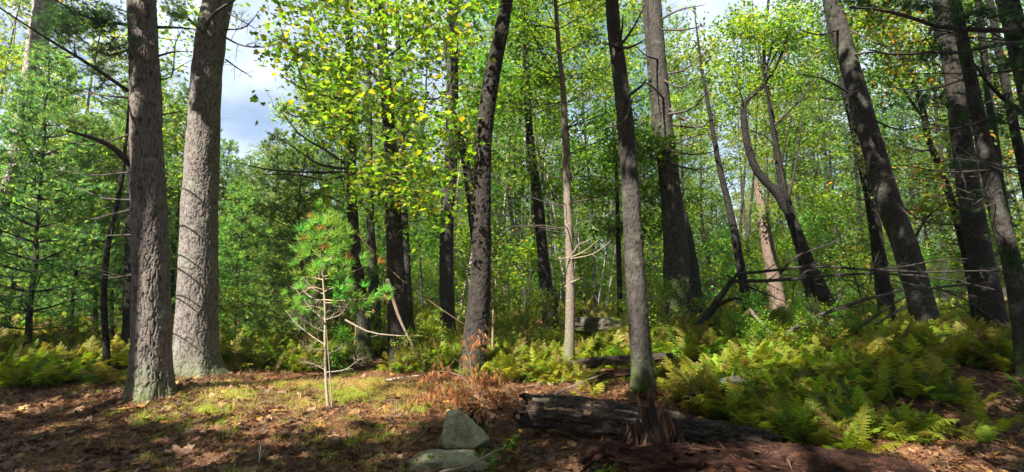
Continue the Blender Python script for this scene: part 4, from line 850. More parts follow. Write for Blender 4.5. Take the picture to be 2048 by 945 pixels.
def fern_plant(seed, n=9, **k):
    r = np.random.default_rng(seed); g = G(); c = fern_cols[seed % len(fern_cols)]
    for i in range(n):
        f = frond(seed * 50 + i, L_=r.uniform(.36, .8), W=r.uniform(.10, .19), col=tuple(np.array(c if r.uniform() > .15 else (.16, .12, .035)) * r.uniform(.75, 1.25)), curl=r.uniform(.2, 1.15), lift=r.uniform(.7, 1.5), **k)
        V = np.vstack(f.v); a = r.uniform(0, 6.28) if n > 3 else i * 2.1; ca, sa = math.cos(a), math.sin(a)
        V2 = np.column_stack([V[:, 0] * ca - V[:, 1] * sa, V[:, 0] * sa + V[:, 1] * ca, V[:, 2]]) + [r.normal(0, .11), r.normal(0, .11), 0]
        f.v = [V2]; g.merge(f)
    return g
fern_me = [fern_plant(s, 6, npin=15, detail=4).mesh('fern_cover', M_FERN, False) for s in (1, 2, 3, 0, 4, 6, 8)]
RF = np.random.default_rng(101)
def fern_density(x, y):
    px = CX + x / y * F
    d = np.zeros_like(x)
    d = np.where((px > 1380) & (y > 6.2), 1.0, d)
    d = np.where((px > 1480) & (y > 5.0) & (y <= 6.2), .8, d)
    d = np.where((px > 1960) & (y < 6.2), 0.0, d)
    d = np.where((px > 920) & (px <= 1380) & (y > 8.5), 1.0, d)
    d = np.where((px > 1300) & (px <= 1380) & (y > 7.2) & (y <= 8.5), .5, d)
    d = np.where((px > 660) & (px <= 920) & (y > 9.3), .85, d)
    d = np.where((px > 440) & (px <= 660) & (y > 9.6), .95, d)
    d = np.where((px <= 440) & (y > 9.6), .6, d)
    d = np.where((px <= 250) & (y > 8.2) & (y <= 9.6), .7, d)
    d = np.where((px > 1120) & (px <= 1380) & (y > 7.6) & (y <= 8.5), .06, d)
    d = d * sst(-.62, .32, fbm(x * .75, y * .75, s=55, o=3) + .25 * (y > 11))
    return np.where(y > 16, d * .8, d)
XY = np.vstack([sample(11500, 5.2, 13, -60, 2110, RF, .8), sample(5200, 13, 34, -60, 2110, RF, .8)])
XY = XY[RF.uniform(0, 1, len(XY)) < fern_density(XY[:, 0], XY[:, 1])]
bl = np.array([q[0] for q in TREES]); kx = np.ones(len(XY), bool)
for q in bl: kx &= np.hypot(XY[:, 0] - q[0], XY[:, 1] - q[1]) > .33
lgx = np.array([at(x_, y_, d_)[:2] for x_, y_, d_ in ((1052, 824, 5.95), (1160, 832, 5.8), (1290, 852, 5.55), (1420, 872, 5.3), (1552, 893, 5.05), (1500, 946, 4.0), (1740, 972, 3.8))])
for q in lgx: kx &= np.hypot(XY[:, 0] - q[0], XY[:, 1] - q[1]) > .6
XY = XY[kx]; n = len(XY)
tone = fbm(XY[:, 0] * .5, XY[:, 1] * .5, s=5, o=2); ix = np.where(tone > .25, RF.choice([1, 3, 4, 6], n, p=[.3, .3, .2, .2]), RF.choice([0, 1, 2, 5, 6], n, p=[.25, .2, .25, .15, .15]))
yel = (XY[:, 1] > 9) & (RF.uniform(0, 1, n) < .25); ix[yel] = 3
o = scatter('fern_cover', on_ground(XY, -.02), np.column_stack([RF.normal(0, .12, (n, 2)), RF.uniform(0, 6.28, n)]), RF.uniform(.45, 1.05, n) * np.where(XY[:, 0] > 2, .95, .82) * (1 + .3 * fbm(XY[:, 0] * .9, XY[:, 1] * .9, s=70, o=2)) * np.where(XY[:, 1] < 6.6, .9, 1), ix, fern_me)
o['label'] = 'waist-low cover of green and yellowing ferns across the forest floor'; o['category'] = 'ferns'
# ferns that can be picked out in front
def fern_thing(px, py, label, nf, Lr, cols, seed, dirs=None, lift=(.7, 1.2), d=None, detail=7):
    r = np.random.default_rng(seed); d = d or CAMZ * F / (py - 590)
    p = at(px, py, d); p[2] = float(ground(p[0], p[1])); root = thing('fern', label, 'fern', p)
    for i in range(nf):
        L_ = r.uniform(*Lr); f = frond(seed * 31 + i, L_, L_ * .25, 22, tuple(np.array(cols) * r.uniform(.8, 1.25)), r.uniform(.6, 1.1), detail, .2, r.uniform(*lift))
        me = f.mesh('frond', M_FERN, False); o = bpy.data.objects.new('frond', me); COL.objects.link(o); o.parent = root
        a = (i + r.uniform(-.3, .3)) * 2 * PI / nf if dirs is None else dirs[i % len(dirs)] + r.normal(0, .12)
        o.rotation_euler = (r.normal(0, .15), 0, a); o.location = (r.normal(0, .02), r.normal(0, .02), 0)
    return root
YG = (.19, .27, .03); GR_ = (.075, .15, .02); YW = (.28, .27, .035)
fern_thing(1815, 855, 'bright yellow-green fern with fronds drooping toward the camera at lower right', 5, (.5, .62), YG, 1, [-1.0, -1.5, -.4, -2.6, .6], (.5, .9))
fern_thing(1745, 800, 'dark green fern with a tall upright frond above the bright fern', 5, (.45, .6), GR_, 2, [1.5, 2.9, -2.4, .2, -1.3], (.8, 1.4))
fern_thing(1880, 810, 'green fern behind the right side of the bright fern', 6, (.4, .55), GR_, 3)
fern_thing(1690, 905, 'small yellow-green fern sprig right behind the reddish log', 4, (.2, .3), YG, 4)
fern_thing(1620, 860, 'green fern arching over bare litter behind the reddish log', 5, (.35, .5), (.10, .16, .02), 5, [2.4, 3.0, .4, -1.2, 1.4])
fern_thing(1490, 855, 'feathery yellow-green fern rising just behind the long rotten log', 5, (.3, .42), YG, 6)
fern_thing(1430, 800, 'dark green fern clump right of the shredded stump', 7, (.35, .5), GR_, 7)
fern_thing(1560, 780, 'green fern in the middle of the shaded fern bed', 7, (.4, .6), (.08, .135, .02), 8)
fern_thing(1660, 745, 'tall fern arching left in the shaded fern bed', 7, (.45, .65), (.09, .14, .02), 9)
fern_thing(1400, 735, 'yellowing fern leaning beside a bare patch right of the straight front trunk', 6, (.45, .6), YW, 10, lift=(.8, 1.3))
fern_thing(1480, 735, 'pale yellow fern in a patch of sun right of the straight front trunk', 6, (.45, .6), YW, 11)
fern_thing(1285, 770, 'small dark fern growing against the foot of the straight front trunk', 5, (.22, .32), (.045, .09, .016), 12, d=7.35)
fern_thing(110, 880, 'single small green fern low on the brown litter at lower left', 3, (.2, .28), (.08, .17, .03), 13, [.2, .5, 2.9], (.2, .5))
fern_thing(890, 915, 'little green fern hanging over the front of the flat rock', 4, (.18, .26), (.07, .17, .02), 14, [-2.6, -.5, 1.1, 2.6], (.4, .9))
fern_thing(985, 905, 'leafy green fern sprouting right of the flat rock', 5, (.2, .28), (.05, .14, .02), 15, None, (.8, 1.3))
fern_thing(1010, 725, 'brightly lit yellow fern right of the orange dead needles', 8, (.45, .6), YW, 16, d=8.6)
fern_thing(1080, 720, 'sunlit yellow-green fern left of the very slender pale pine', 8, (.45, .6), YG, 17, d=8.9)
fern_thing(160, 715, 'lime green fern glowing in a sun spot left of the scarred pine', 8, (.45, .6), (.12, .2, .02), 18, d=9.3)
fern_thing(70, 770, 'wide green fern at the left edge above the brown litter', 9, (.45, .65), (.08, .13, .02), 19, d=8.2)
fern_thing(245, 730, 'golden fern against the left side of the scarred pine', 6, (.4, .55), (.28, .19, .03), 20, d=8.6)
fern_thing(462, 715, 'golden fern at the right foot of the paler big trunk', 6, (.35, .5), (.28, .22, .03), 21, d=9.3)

# ---------------------------------------------------------------- litter, needles, twigs, grass
RL = np.random.default_rng(202)
def leafproto(c, seed):
    r = np.random.default_rng(seed); V = MAPLE_V.copy(); V[:, 0] -= .4; V[:, 2] = .25 * (V[:, 0] ** 2 + V[:, 1] ** 2) * r.uniform(-.2, 1.4) + r.normal(0, .04, len(V)); g = G(); g.add(V, MAPLE_F, c); return g.mesh('leaf_litter', M_LITTER, False)
lp = [leafproto(c, i) for i, c in enumerate([(.16, .085, .038), (.11, .055, .028), (.26, .17, .095), (.17, .10, .06), (.06, .034, .02), (.32, .17, .04)])]
XY = np.vstack([sample(14000, 3.6, 8, -60, 2110, RL, .9), sample(6000, 8, 15, -60, 2110, RL)])
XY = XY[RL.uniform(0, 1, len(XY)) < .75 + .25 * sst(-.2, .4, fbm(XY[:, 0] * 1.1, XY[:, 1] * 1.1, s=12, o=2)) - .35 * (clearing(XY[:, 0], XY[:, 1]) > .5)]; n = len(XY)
ix = RL.choice(6, n, p=[.28, .28, .08, .10, .22, .04])
o = scatter('leaf_litter', on_ground(XY, .012 + RL.uniform(0, .03, n)), np.column_stack([RL.normal(0, .35, (n, 2)), RL.uniform(0, 6.28, n)]), RL.uniform(.05, .12, n), ix, lp)
o['label'] = 'brown and reddish fallen leaves strewn over the forest floor'; o['category'] = 'leaf litter'
def needleproto(seed, c):
    r = np.random.default_rng(seed); g = G()
    for k in range(46):
        p = r.normal(0, .09, 3) * [1, 1, .1]; a = r.uniform(0, 6.28); d = np.array([math.cos(a), math.sin(a), r.normal(0, .18)]) * r.uniform(.04, .07); s = np.array([-d[1], d[0], 0]); s = s / np.linalg.norm(s) * .0011
        q = p + d; mid = (p + q) / 2 + [0, 0, .006]; g.add([p - s, p + s, mid + s, mid - s, q], [[0, 1, 2], [0, 2, 3], [3, 2, 4]], np.array(c) * r.uniform(.6, 1.3))
    return g.mesh('needle_litter', M_LITTER, False)
npz = [needleproto(1, (.38, .17, .075)), needleproto(2, (.20, .085, .045)), needleproto(3, (.13, .07, .04))]
XY = np.vstack([sample(9000, 3.6, 9.5, -60, 1500, RL, .8), sample(1500, 4, 7, 1500, 2110, RL)]); n = len(XY)
o = scatter('needle_litter', on_ground(XY, .014), np.column_stack([RL.normal(0, .12, (n, 2)), RL.uniform(0, 6.28, n)]), RL.uniform(.8, 1.4, n), RL.integers(0, 3, n), npz)
o['label'] = 'rust-brown fallen pine needles matted over the ground'; o['category'] = 'needle litter'
def twigproto(seed):
    r = np.random.default_rng(seed); return branch_geo(branch_path([0, 0, 0], [1, 0, 0], r.uniform(.3, .6), r, 5, 0, .22), .004, r, 3, (.17, .13, .10), 4, depth=1).mesh('twig_litter', M_TWIG)
XY = sample(650, 3.8, 13, -60, 2110, RL, .9); n = len(XY)
o = scatter('twig_litter', on_ground(XY, .03), np.column_stack([RL.normal(0, .12, (n, 2)), RL.uniform(0, 6.28, n)]), RL.uniform(.5, 1.7, n), RL.integers(0, 4, n), [twigproto(s) for s in range(4)])
o['label'] = 'fallen twigs scattered over leaves and needles'; o['category'] = 'twigs'
def grassproto(seed, c, h=.11, n=26):
    r = np.random.default_rng(seed); g = G()
    for k in range(n):
        p = np.append(r.normal(0, .045, 2), 0); a = r.uniform(0, 6.28); l = h * r.uniform(.5, 1.2); o_ = np.array([math.cos(a), math.sin(a), 0]); s = np.array([-o_[1], o_[0], 0]) * .0016
        m_ = p + o_ * l * .3 + [0, 0, l * .7]; q = p + o_ * l * .95 + [0, 0, l * .75]; g.add([p - s, p + s, m_ + s, m_ - s, q], [[0, 1, 2], [0, 2, 3], [3, 2, 4]], np.array(c) * r.uniform(.75, 1.25))
    return g.mesh('grass', M_FERN, False)
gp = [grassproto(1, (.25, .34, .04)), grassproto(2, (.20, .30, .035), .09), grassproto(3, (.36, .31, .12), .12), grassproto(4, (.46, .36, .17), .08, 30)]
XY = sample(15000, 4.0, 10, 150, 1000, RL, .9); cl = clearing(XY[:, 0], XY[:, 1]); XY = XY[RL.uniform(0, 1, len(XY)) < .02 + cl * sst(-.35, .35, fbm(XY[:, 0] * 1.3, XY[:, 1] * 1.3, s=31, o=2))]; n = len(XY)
XZ = np.column_stack([RL.uniform(-5, -.4, 5200), RL.uniform(6.2, 9.2, 5200)]); ez = 1.2 - ((XZ[:, 0] + 2.7) / 2.0) ** 2 - ((XZ[:, 1] - 7.75) / 1.15) ** 2  # dry straw tufts over the sun pool, their pale colour added to brighten it
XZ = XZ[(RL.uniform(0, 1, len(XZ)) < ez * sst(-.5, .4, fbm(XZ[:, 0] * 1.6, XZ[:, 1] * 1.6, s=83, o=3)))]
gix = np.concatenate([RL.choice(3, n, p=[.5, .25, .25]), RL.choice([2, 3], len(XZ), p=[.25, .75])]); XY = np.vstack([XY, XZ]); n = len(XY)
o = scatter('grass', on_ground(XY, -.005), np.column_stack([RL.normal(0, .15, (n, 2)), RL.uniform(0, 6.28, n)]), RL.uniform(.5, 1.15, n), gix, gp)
o['label'] = 'short bright grass and moss growing in the small sunny clearing, pale straw brightening it'; o['category'] = 'grass'

# ---------------------------------------------------------------- pale pine sapling in the clearing
RS = np.random.default_rng(303); dS = 7.15
P = np.array([at(x, y, dS) for x, y in [(657, 822), (652, 760), (650, 690), (650, 620), (646, 560), (641, 510), (650, 465), (655, 440)]]); P[0][2] = float(ground(P[0][0], P[0][1])) - .03
sap = thing('pine_sapling', 'spindly pale pine sapling with glowing green needles above dead twigs, in the clearing', 'sapling', (P[0][0], P[0][1], float(ground(P[0][0], P[0][1]))))
PALEW = (.24, .195, .15)
Q, RQ = resample(P, np.array([.024, .019, .017, .014, .012, .009, .006, .003]), 60); part('trunk', tube(Q, RQ * (1 + .08 * np.sin(np.arange(60) * 1.7)), 12, PALEW), M_TWIG, sap)
P2 = np.array([at(x, y, dS - .05) for x, y in [(664, 815), (659, 740), (656, 700), (652, 650)]]); part('branch', tube(smooth_path(P2, 12), np.linspace(.008, .004, 12), 6, PALEW), M_TWIG, sap, label='thin second stem rising beside the trunk')
for pts in ([(650, 665), (620, 650), (595, 625), (585, 605)], [(650, 690), (620, 670), (590, 645), (572, 622)], [(650, 740), (625, 728), (600, 725)], [(649, 640), (625, 620), (600, 590), (588, 575)], [(652, 745), (690, 740), (715, 722), (725, 718)], [(651, 640), (680, 630), (695, 610)],
            [(650, 600), (625, 598), (600, 575), (585, 570)], [(651, 700), (630, 700), (600, 690)], [(650, 610), (680, 615), (700, 612), (715, 606)], [(650, 650), (640, 630), (630, 600)], [(652, 715), (675, 700), (690, 690)], [(650, 590), (630, 580), (610, 560)]):
    explicit_branch(sap, pts, dS, dS + RS.uniform(-.5, .5), 2.8, 1, RS, 9, (.22, .18, .14), sublen=.34, depth=2)
tips = []
for pts, d1 in (([(648, 600), (680, 602), (710, 600), (740, 598), (770, 592)], -.3), ([(649, 620), (625, 612), (600, 618)], .2), ([(646, 580), (625, 575), (605, 585), (590, 590)], -.2), ([(647, 585), (668, 575), (690, 570), (705, 572)], -.4), ([(643, 520), (625, 500), (606, 490)], .3), ([(646, 480), (636, 460), (622, 450)], -.2), ([(652, 450), (650, 435), (646, 425)], 0), ([(650, 606), (690, 608), (730, 622)], -.1), ([(645, 560), (680, 552), (715, 540), (738, 528)], .2), ([(645, 555), (670, 545), (700, 520)], 0), ([(643, 530), (670, 510), (690, 490)], .1), ([(643, 530), (620, 520), (600, 510)], -.1), ([(645, 500), (665, 480), (688, 462)], .1),
                ([(646, 495), (628, 480), (615, 470)], .1), ([(650, 470), (665, 455), (680, 440)], 0), ([(645, 560), (620, 555), (595, 560)], .2), ([(644, 540), (655, 520), (672, 505)], -.4), ([(645, 555), (640, 545), (650, 530)], -.5), ([(646, 500), (650, 480), (660, 470)], -.4), ([(652, 460), (640, 450), (630, 445)], 0)):
    Pb = smooth_path(np.array([at(x, y, dS + d1 * i / (len(pts) - 1)) for i, (x, y) in enumerate(pts)]), 10); br = part('branch', branch_geo(Pb, .009, RS, 5, (.33, .25, .15), 5, depth=1, sublen=.3), M_TWIG, sap)
    pos = []; D = []
    for k in range(10):
        f = RS.uniform(.3, 1) if k else 1.0; i = min(int(f * 9), 8); q = Pb[i] + (Pb[i + 1] - Pb[i]) * RS.uniform(); pos.append(q + RS.normal(0, .075, 3)); D.append(norm(norm(Pb[i + 1] - Pb[i]) + RS.normal(0, .5, 3) + [0, 0, .35]))
    pos = np.array(pos); D = np.array(D); c = np.array([(.12, .30, .06), (.15, .32, .06), (.19, .30, .05)])[RS.integers(0, 3, len(pos))]; dead = RS.uniform(0, 1, len(pos)) < .025; c[dead] = (.32, .17, .05)
    me = stamp(TUFT_N[0], TUFT_N[1], pos, D, norm(RS.normal(0, .3, pos.shape) + [0, 0, 1]), RS.uniform(.12, .18, len(pos)), c)
    part('needles', me, M_NEEDLE, br)
pos = np.array([at(x, y, dS - .3) for x, y in [(768, 590), (762, 596), (745, 618), (735, 625), (655, 440), (648, 448), (772, 600)]]); part('needles', stamp(TUFT_DEAD[0], TUFT_DEAD[1], pos, norm(RS.normal(0, .3, pos.shape) + [.2, 0, -.8]), norm(RS.normal(0, 1, pos.shape)), .085, np.tile([(.36, .14, .07)], (len(pos), 1))), M_DEADN, sap, label='rust-red dead needle tufts')

# ---------------------------------------------------------------- orange dead pine top lying against the trunk
dead = thing('dead_pine_branch', 'fallen pine branch with rusty orange dead needles in front of the big dark leaning trunk', 'fallen branch', at(905, 800, 7.0)[:2].tolist() + [float(ground(at(905, 800, 7.0)[0], 7.0))])
for pts, d0, d1 in (([(960, 800), (930, 760), (900, 745), (870, 745), (845, 765)], 7.2, 7.4), ([(960, 800), (945, 750), (940, 710), (955, 680), (965, 675)], 7.2, 7.5), ([(955, 800), (975, 760), (990, 745), (1000, 765)], 7.2, 7.0), ([(955, 805), (900, 790), (850, 790), (815, 800)], 7.2, 7.2), ([(950, 790), (910, 770), (880, 770), (860, 790)], 7.2, 6.9), ([(958, 790), (970, 770), (960, 750), (945, 740)], 7.1, 6.9), ([(960, 800), (990, 790), (1020, 785)], 7.2, 7.1), ([(958, 800), (930, 790), (905, 785)], 7.2, 6.8)):
    P = smooth_path(np.array([at(x, y, d0 + (d1 - d0) * i / (len(pts) - 1)) for i, (x, y) in enumerate(pts)]), 12); br = part('branch', branch_geo(P, .011, RS, 6, (.15, .09, .06), 5, depth=1), M_TWIG, dead)
    n_ = 55; i = RS.integers(3, 12, n_); pos = P[i] + RS.normal(0, .07, (n_, 3)) * [1, 1, .8]; D = norm(RS.normal(0, .4, (n_, 3)) + [0, 0, -1]); c = np.array([(.34, .15, .06), (.27, .12, .05), (.42, .22, .09), (.18, .09, .045)])[RS.integers(0, 4, n_)]
    part('needles', stamp(TUFT_DEAD[0], TUFT_DEAD[1], pos, D, norm(RS.normal(0, 1, (n_, 3))), RS.uniform(.08, .13, n_), c), M_DEADN, br)
# darker dry twig heap to the right of it
heap = thing('brush_pile', 'low tangle of dry brown twigs between the orange needles and the long rotten log', 'brush', at(1050, 775, 7.3)[:2].tolist() + [float(ground(.2, 7.3))])
for k in range(34):
    x = RS.uniform(985, 1130); d = RS.uniform(6.7, 8); p = at(x, 760, d); p[2] = float(ground(p[0], p[1])) + RS.uniform(.03, .2); a = RS.uniform(0, 6.28)
    part('twig', branch_geo(branch_path(p, [math.cos(a), math.sin(a), RS.normal(0, .2)], RS.uniform(.4, .9), RS, 5, -.1, .2), .006, RS, 4, (.15, .10, .07), 4, depth=1), M_TWIG, heap)

# ---------------------------------------------------------------- rocks
m, t = new_mat('lichen_rock'); co = nd(t, 'ShaderNodeTexCoord').outputs['Object']
a1 = nd(t, 'ShaderNodeTexNoise', {'Vector': co, 'Scale': 9.0, 'Detail': 8.0, 'Roughness': .72}); a2 = nd(t, 'ShaderNodeTexNoise', {'Vector': co, 'Scale': 45.0, 'Detail': 6.0, 'Roughness': .7}); a3 = nd(t, 'ShaderNodeTexNoise', {'Vector': co, 'Scale': 4.0, 'Detail': 4.0})
c = ramp(t, a1.outputs['Fac'], [(.32, (.14, .125, .07)), (.46, (.33, .30, .17)), (.58, (.52, .48, .31)), (.70, (.66, .62, .45))]); c = mixc(t, nd(t, 'ShaderNodeMapRange', {0: a3.outputs['Fac'], 1: .45, 2: .62, 3: 0.0, 4: .4}).outputs[0], c, (.15, .17, .055)); c = mixc(t, nd(t, 'ShaderNodeMapRange', {0: a2.outputs['Fac'], 1: .6, 2: .7, 3: 0.0, 4: .8}).outputs[0], c, (.05, .045, .04))
hs = nd(t, 'ShaderNodeMath', {0: a1.outputs['Fac'], 1: 2.0, 2: a2.outputs['Fac']}, operation='MULTIPLY_ADD'); b = nd(t, 'ShaderNodeBump', {'Strength': 1.0, 'Distance': .03, 'Height': hs.outputs[0]})
p = nd(t, 'ShaderNodeBsdfPrincipled', {'Base Color': c, 'Roughness': .9, 'Normal': b.outputs[0]}); nd(t, 'ShaderNodeOutputMaterial', {0: p.outputs[0]}); M_ROCK = m
def rock(label, c, dims, planes, seed, rotz=0):
    import bmesh
    bm = bmesh.new(); bmesh.ops.create_icosphere(bm, subdivisions=6, radius=1); V = np.array([v.co[:] for v in bm.verts]); Fc = np.array([[v.index for v in f.verts] for f in bm.faces]); bm.free()
    rad = np.full(len(V), 1.2)
    for (nx, ny, nz_, dd) in planes:
        nn_ = norm(np.array([nx, ny, nz_], float)); dt = V @ nn_; rad = np.where(dt > .05, np.minimum(rad, dd / np.maximum(dt, .05)), rad)
    W_ = V * rad[:, None]; W_ += V * (.07 * fbm(W_[:, 0] * 2.6, W_[:, 1] * 2.6, W_[:, 2] * 2.6, seed, 5) - .05 * sst(.06, 0, np.abs(vnoise(W_[:, 0] * 2.2, W_[:, 1] * 2.2, W_[:, 2] * 2.2, seed + 31))) + .022 * fbm(W_[:, 0] * 14, W_[:, 1] * 14, W_[:, 2] * 14, seed + 9, 3))[:, None]
    W_ = W_ * dims; ca, sa = math.cos(rotz), math.sin(rotz); W_ = np.column_stack([W_[:, 0] * ca - W_[:, 1] * sa, W_[:, 0] * sa + W_[:, 1] * ca, W_[:, 2]])
    g = G(); g.add(W_, Fc); o = g.build('rock', M_ROCK); o.location = tuple(c); tag(o, label, 'rock'); return o
c = at(922, 856, 5.4); rock('upright wedge-shaped grey rock spotted with lichen, left of the small dark stump', c, (.27, .22, .19), [(-1, 0, .16, .62), (.84, .05, .62, .50), (.1, -1, .35, .55), (0, .8, .5, .6), (-.15, -.3, 1, .88), (0, 0, -1, .8), (.5, -.8, .5, .62)], 3)
c = at(900, 915, 4.85); rock('low flat moss-grey rock lying in front of the upright rock', c + [-.02, 0, -.045], (.36, .24, .085), [(0, -.1, 1, .75), (-.8, 0, .5, .85), (1, .1, .3, .9), (0, -1, .1, .8), (.3, .9, .4, .9)], 5, .15)
for x, y, s, l in ((1105, 770, .09, 'small grey stone half buried behind the long rotten log'), (595, 790, .06, 'pale fist-sized stone in the grass of the clearing'), (690, 800, .05, 'tiny pale stone on the grass right of the sapling')):
    d = CAMZ * F / (y - 590); c = at(x, y, d); c[2] = float(ground(c[0], c[1])) + s * .2; rock(l, c, (s, s * .8, s * .55), [(0, 0, 1, .8), (1, .2, .2, .9), (-.7, -.7, .3, .85)], int(x))

# ---------------------------------------------------------------- logs and stumps
M_LOG = bark_mat('rotten_log', (.050, .038, .030), (.012, .009, .008), .05, cell=(8, 30, 30), bump=1.0, geo=True, streak=((.10, .07, .05), (.21, .15, .11)))
M_RED = bark_mat('red_rotten_wood', (.055, .025, .017), (.012, .007, .006), .02, cell=(8, 30, 30), bump=1.0, geo=True, streak=((.12, .052, .028), (.03, .017, .013)))
M_MOSSLOG = bark_mat('mossy_log', (.07, .06, .045), (.02, .017, .014), .4, bump=.8, moss=.9, geo=True)
def log(name, label, P, R, mat, n=64, m=260, seed=1, cw=.05, ch=.35, depth=.018, cat='log', hollow=True, broken=.06, flat=0):
    Q, RR = resample(np.array(P), np.array(R), m); k = m; r = np.random.default_rng(seed)
    s = np.concatenate([[0], np.cumsum(np.linalg.norm(np.diff(Q, axis=0), axis=1))]); th = np.arange(n) * 2 * PI / n; TH, SS = np.meshgrid(th, s); Rm = RR.mean(); nc = max(6, round(2 * PI * Rm / cw))
    cx, sx = np.cos(TH), np.sin(TH); w1 = fbm(cx * 2, sx * 2, SS * 2.2, seed, 4); w2 = fbm(cx * 5, sx * 5, SS * 3, seed + 4, 3)
    e = voro_bark(TH / (2 * PI) * nc + w2 * .5, SS / ch + w1 * .8, nc, seed); h = sst(.02, .3, e)
    slab = sst(.0, .12, w1) * .03
    off = depth * (h - .6) + Rm * .10 * w1 + .012 * w2 + slab + .006 * fbm(cx * 20, sx * 20, SS * 20, seed + 8, 2) + depth * .5 * fbm(cx * 6, sx * 6, SS * 3, seed + 18, 3)
    root = thing(name, label, cat, Q[k // 2] - [0, 0, RR[k // 2]])
    up = np.clip(np.sin(TH), 0, 1)
    col = np.stack([h * .8 + .2 * (w2 * .5 + .5) * 1.0, sst(.1, .9, up * .8 + w1 * .4), w1 * 0], -1).reshape(-1, 3)
    # broken, ragged ends
    gg = tube(Q, RR, n, col, cap=False, off=off); V = gg.v[0].reshape(k, n, 3); T = norm(np.gradient(Q, axis=0))
    rag = r.uniform(-1, 1, n); rag = (rag + np.roll(rag, 1)) * broken
    for i in range(6): V[i] += T[0] * (rag * (1 - i / 6))[:, None] ; V[k - 1 - i] += T[-1] * (np.roll(rag, 9) * (1 - i / 6))[:, None]
    gg.v[0] = V.reshape(-1, 3); part('bark', gg, mat, root)
    for i, sg in ((0, 1), (k - 1, -1)):
        e2 = G(); c0 = Q[i] + T[i] * sg * .07; ring = Q[i] + (V[i] - Q[i]) * .93; ring2 = c0 + (ring - Q[i]) * .55
        vv = np.vstack([V[i], ring2, c0[None]]); j = np.arange(n); j2 = (j + 1) % n
        e2.add(vv, np.column_stack([j, j2, n + j2, n + j]), (.35, .2, .0)); e2.add(vv, np.column_stack([n + j, n + j2, np.full(n, 2 * n)]), (.2, .2, .0))
        part('heartwood', e2, mat, root)
    return root, Q, RR
big, Qg, Rg = log('fallen_log', 'long grey-black rotten log with flaking pale bark, crossing behind the shredded stump', [at(1052, 824, 5.95), at(1160, 832, 5.8), at(1290, 852, 5.55), at(1420, 872, 5.3), at(1552, 893, 5.05)], [.155, .16, .145, .12, .10], M_LOG, seed=5, depth=.02)
# flaking bark slabs along its top
for k in range(16):
    i = int(RS.uniform(5, 150)); a = RS.uniform(.2, 2.2); L_ = RS.uniform(.12, .38); T = norm(Qg[i + 1] - Qg[i]); U = norm(np.cross(T, [0, 0, 1])) * math.cos(a) + np.array([0, 0, 1]) * math.sin(a); c = Qg[i] + U * (Rg[i] + .018); sd = np.cross(T, U)
    nn_ = 9; gs = G(); w_ = RS.uniform(.02, .05)
    tt = np.linspace(-.5, .5, nn_); top = np.array([c + T * L_ * q + sd * (w_ * (1 - abs(q) * .8) * RS.uniform(.5, 1)) + U * RS.normal(.0, .006) for q in tt]); bot = np.array([c + T * L_ * q - sd * (w_ * (1 - abs(q) * .8) * RS.uniform(.5, 1)) + U * RS.normal(0, .006) for q in tt]); mid = (top + bot) / 2 + U * .018; lowt = top - U * .02; lowb = bot - U * .02
    vv = np.vstack([lowt, top, mid, bot, lowb]); j = np.arange(nn_ - 1); fs = np.vstack([np.column_stack([a_ * nn_ + j, a_ * nn_ + j + 1, (a_ + 1) * nn_ + j + 1, (a_ + 1) * nn_ + j]) for a_ in range(4)])
    gs.add(vv, fs, np.array([(.26, .21, .17), (.36, .28, .2), (.12, .09, .07), (.30, .20, .11)][RS.integers(4)])); part('bark_flake', gs, M_TWIG, big)
red, Qr, Rr_ = log('fallen_log', 'thick crumbling red-brown log filling the bottom edge, nearest the camera', [at(1262, 930, 4.3), at(1400, 929, 4.15), at(1560, 941, 4.0), at(1740, 966, 3.85), at(1860, 988, 3.8)], [.12, .135, .14, .135, .11], M_RED, seed=9, cw=.035, ch=.22, depth=.04, broken=.08)
back, Qk, Rk = log('fallen_log', 'mossy dark log lying far back between the slender pale pine and the thick grey pine', [at(1130, 650, 12.2), at(1250, 652, 12.1), at(1350, 654, 12.0), at(1440, 662, 11.8)], [.13, .15, .16, .14], M_MOSSLOG, n=40, m=160, seed=12)
log('fallen_log', 'thin sunlit log on the ferns left of the straight front trunk', [at(1130, 730, 8.9), at(1200, 724, 8.9), at(1300, 718, 8.9), at(1345, 714, 8.9)], [.04, .055, .05, .04], M_LOG, n=24, m=90, seed=13, depth=.006, broken=.03)
log('fallen_log', 'short orange-brown log lying on litter left of the straight front trunk', [at(1192, 752, 8.0), at(1230, 750, 8.0), at(1268, 747, 8.0)], [.04, .05, .04], M_RED, n=24, m=70, seed=14, depth=.006, broken=.03)
log('fallen_log', 'short mossy log under the ferns right of the shredded stump', [at(1380, 800, 6.6), at(1440, 775, 7.0), at(1480, 765, 7.2)], [.06, .07, .06], M_MOSSLOG, n=30, m=80, seed=15, depth=.01)
log('cut_branch', 'sawn branch stub with pale cut end at the left end of the long log', [at(1036, 833, 5.55), at(1046, 828, 5.8), at(1062, 820, 6.1)], [.034, .036, .036], M_LOG, n=20, m=20, seed=16, depth=.003, cat='branch', broken=.002)
p = at(1035.5, 833.5, 5.53); g = G(); T = norm(at(1046, 828, 5.8) - at(1036, 833, 5.55)); U = norm(np.cross(T, [0, 0, 1])); Wv = np.cross(T, U); a = np.arange(20) * 2 * PI / 20
g.add(np.vstack([p + .026 * (np.cos(a)[:, None] * U + np.sin(a)[:, None] * Wv), p[None] - T * .004]), [[i, (i + 1) % 20, 20] for i in range(20)], (.26, .12, .06)); cb_ = [o for o in bpy.data.objects if o.get('label', '').startswith('sawn')][0]; part('cut_face', g, M_TWIG, cb_)
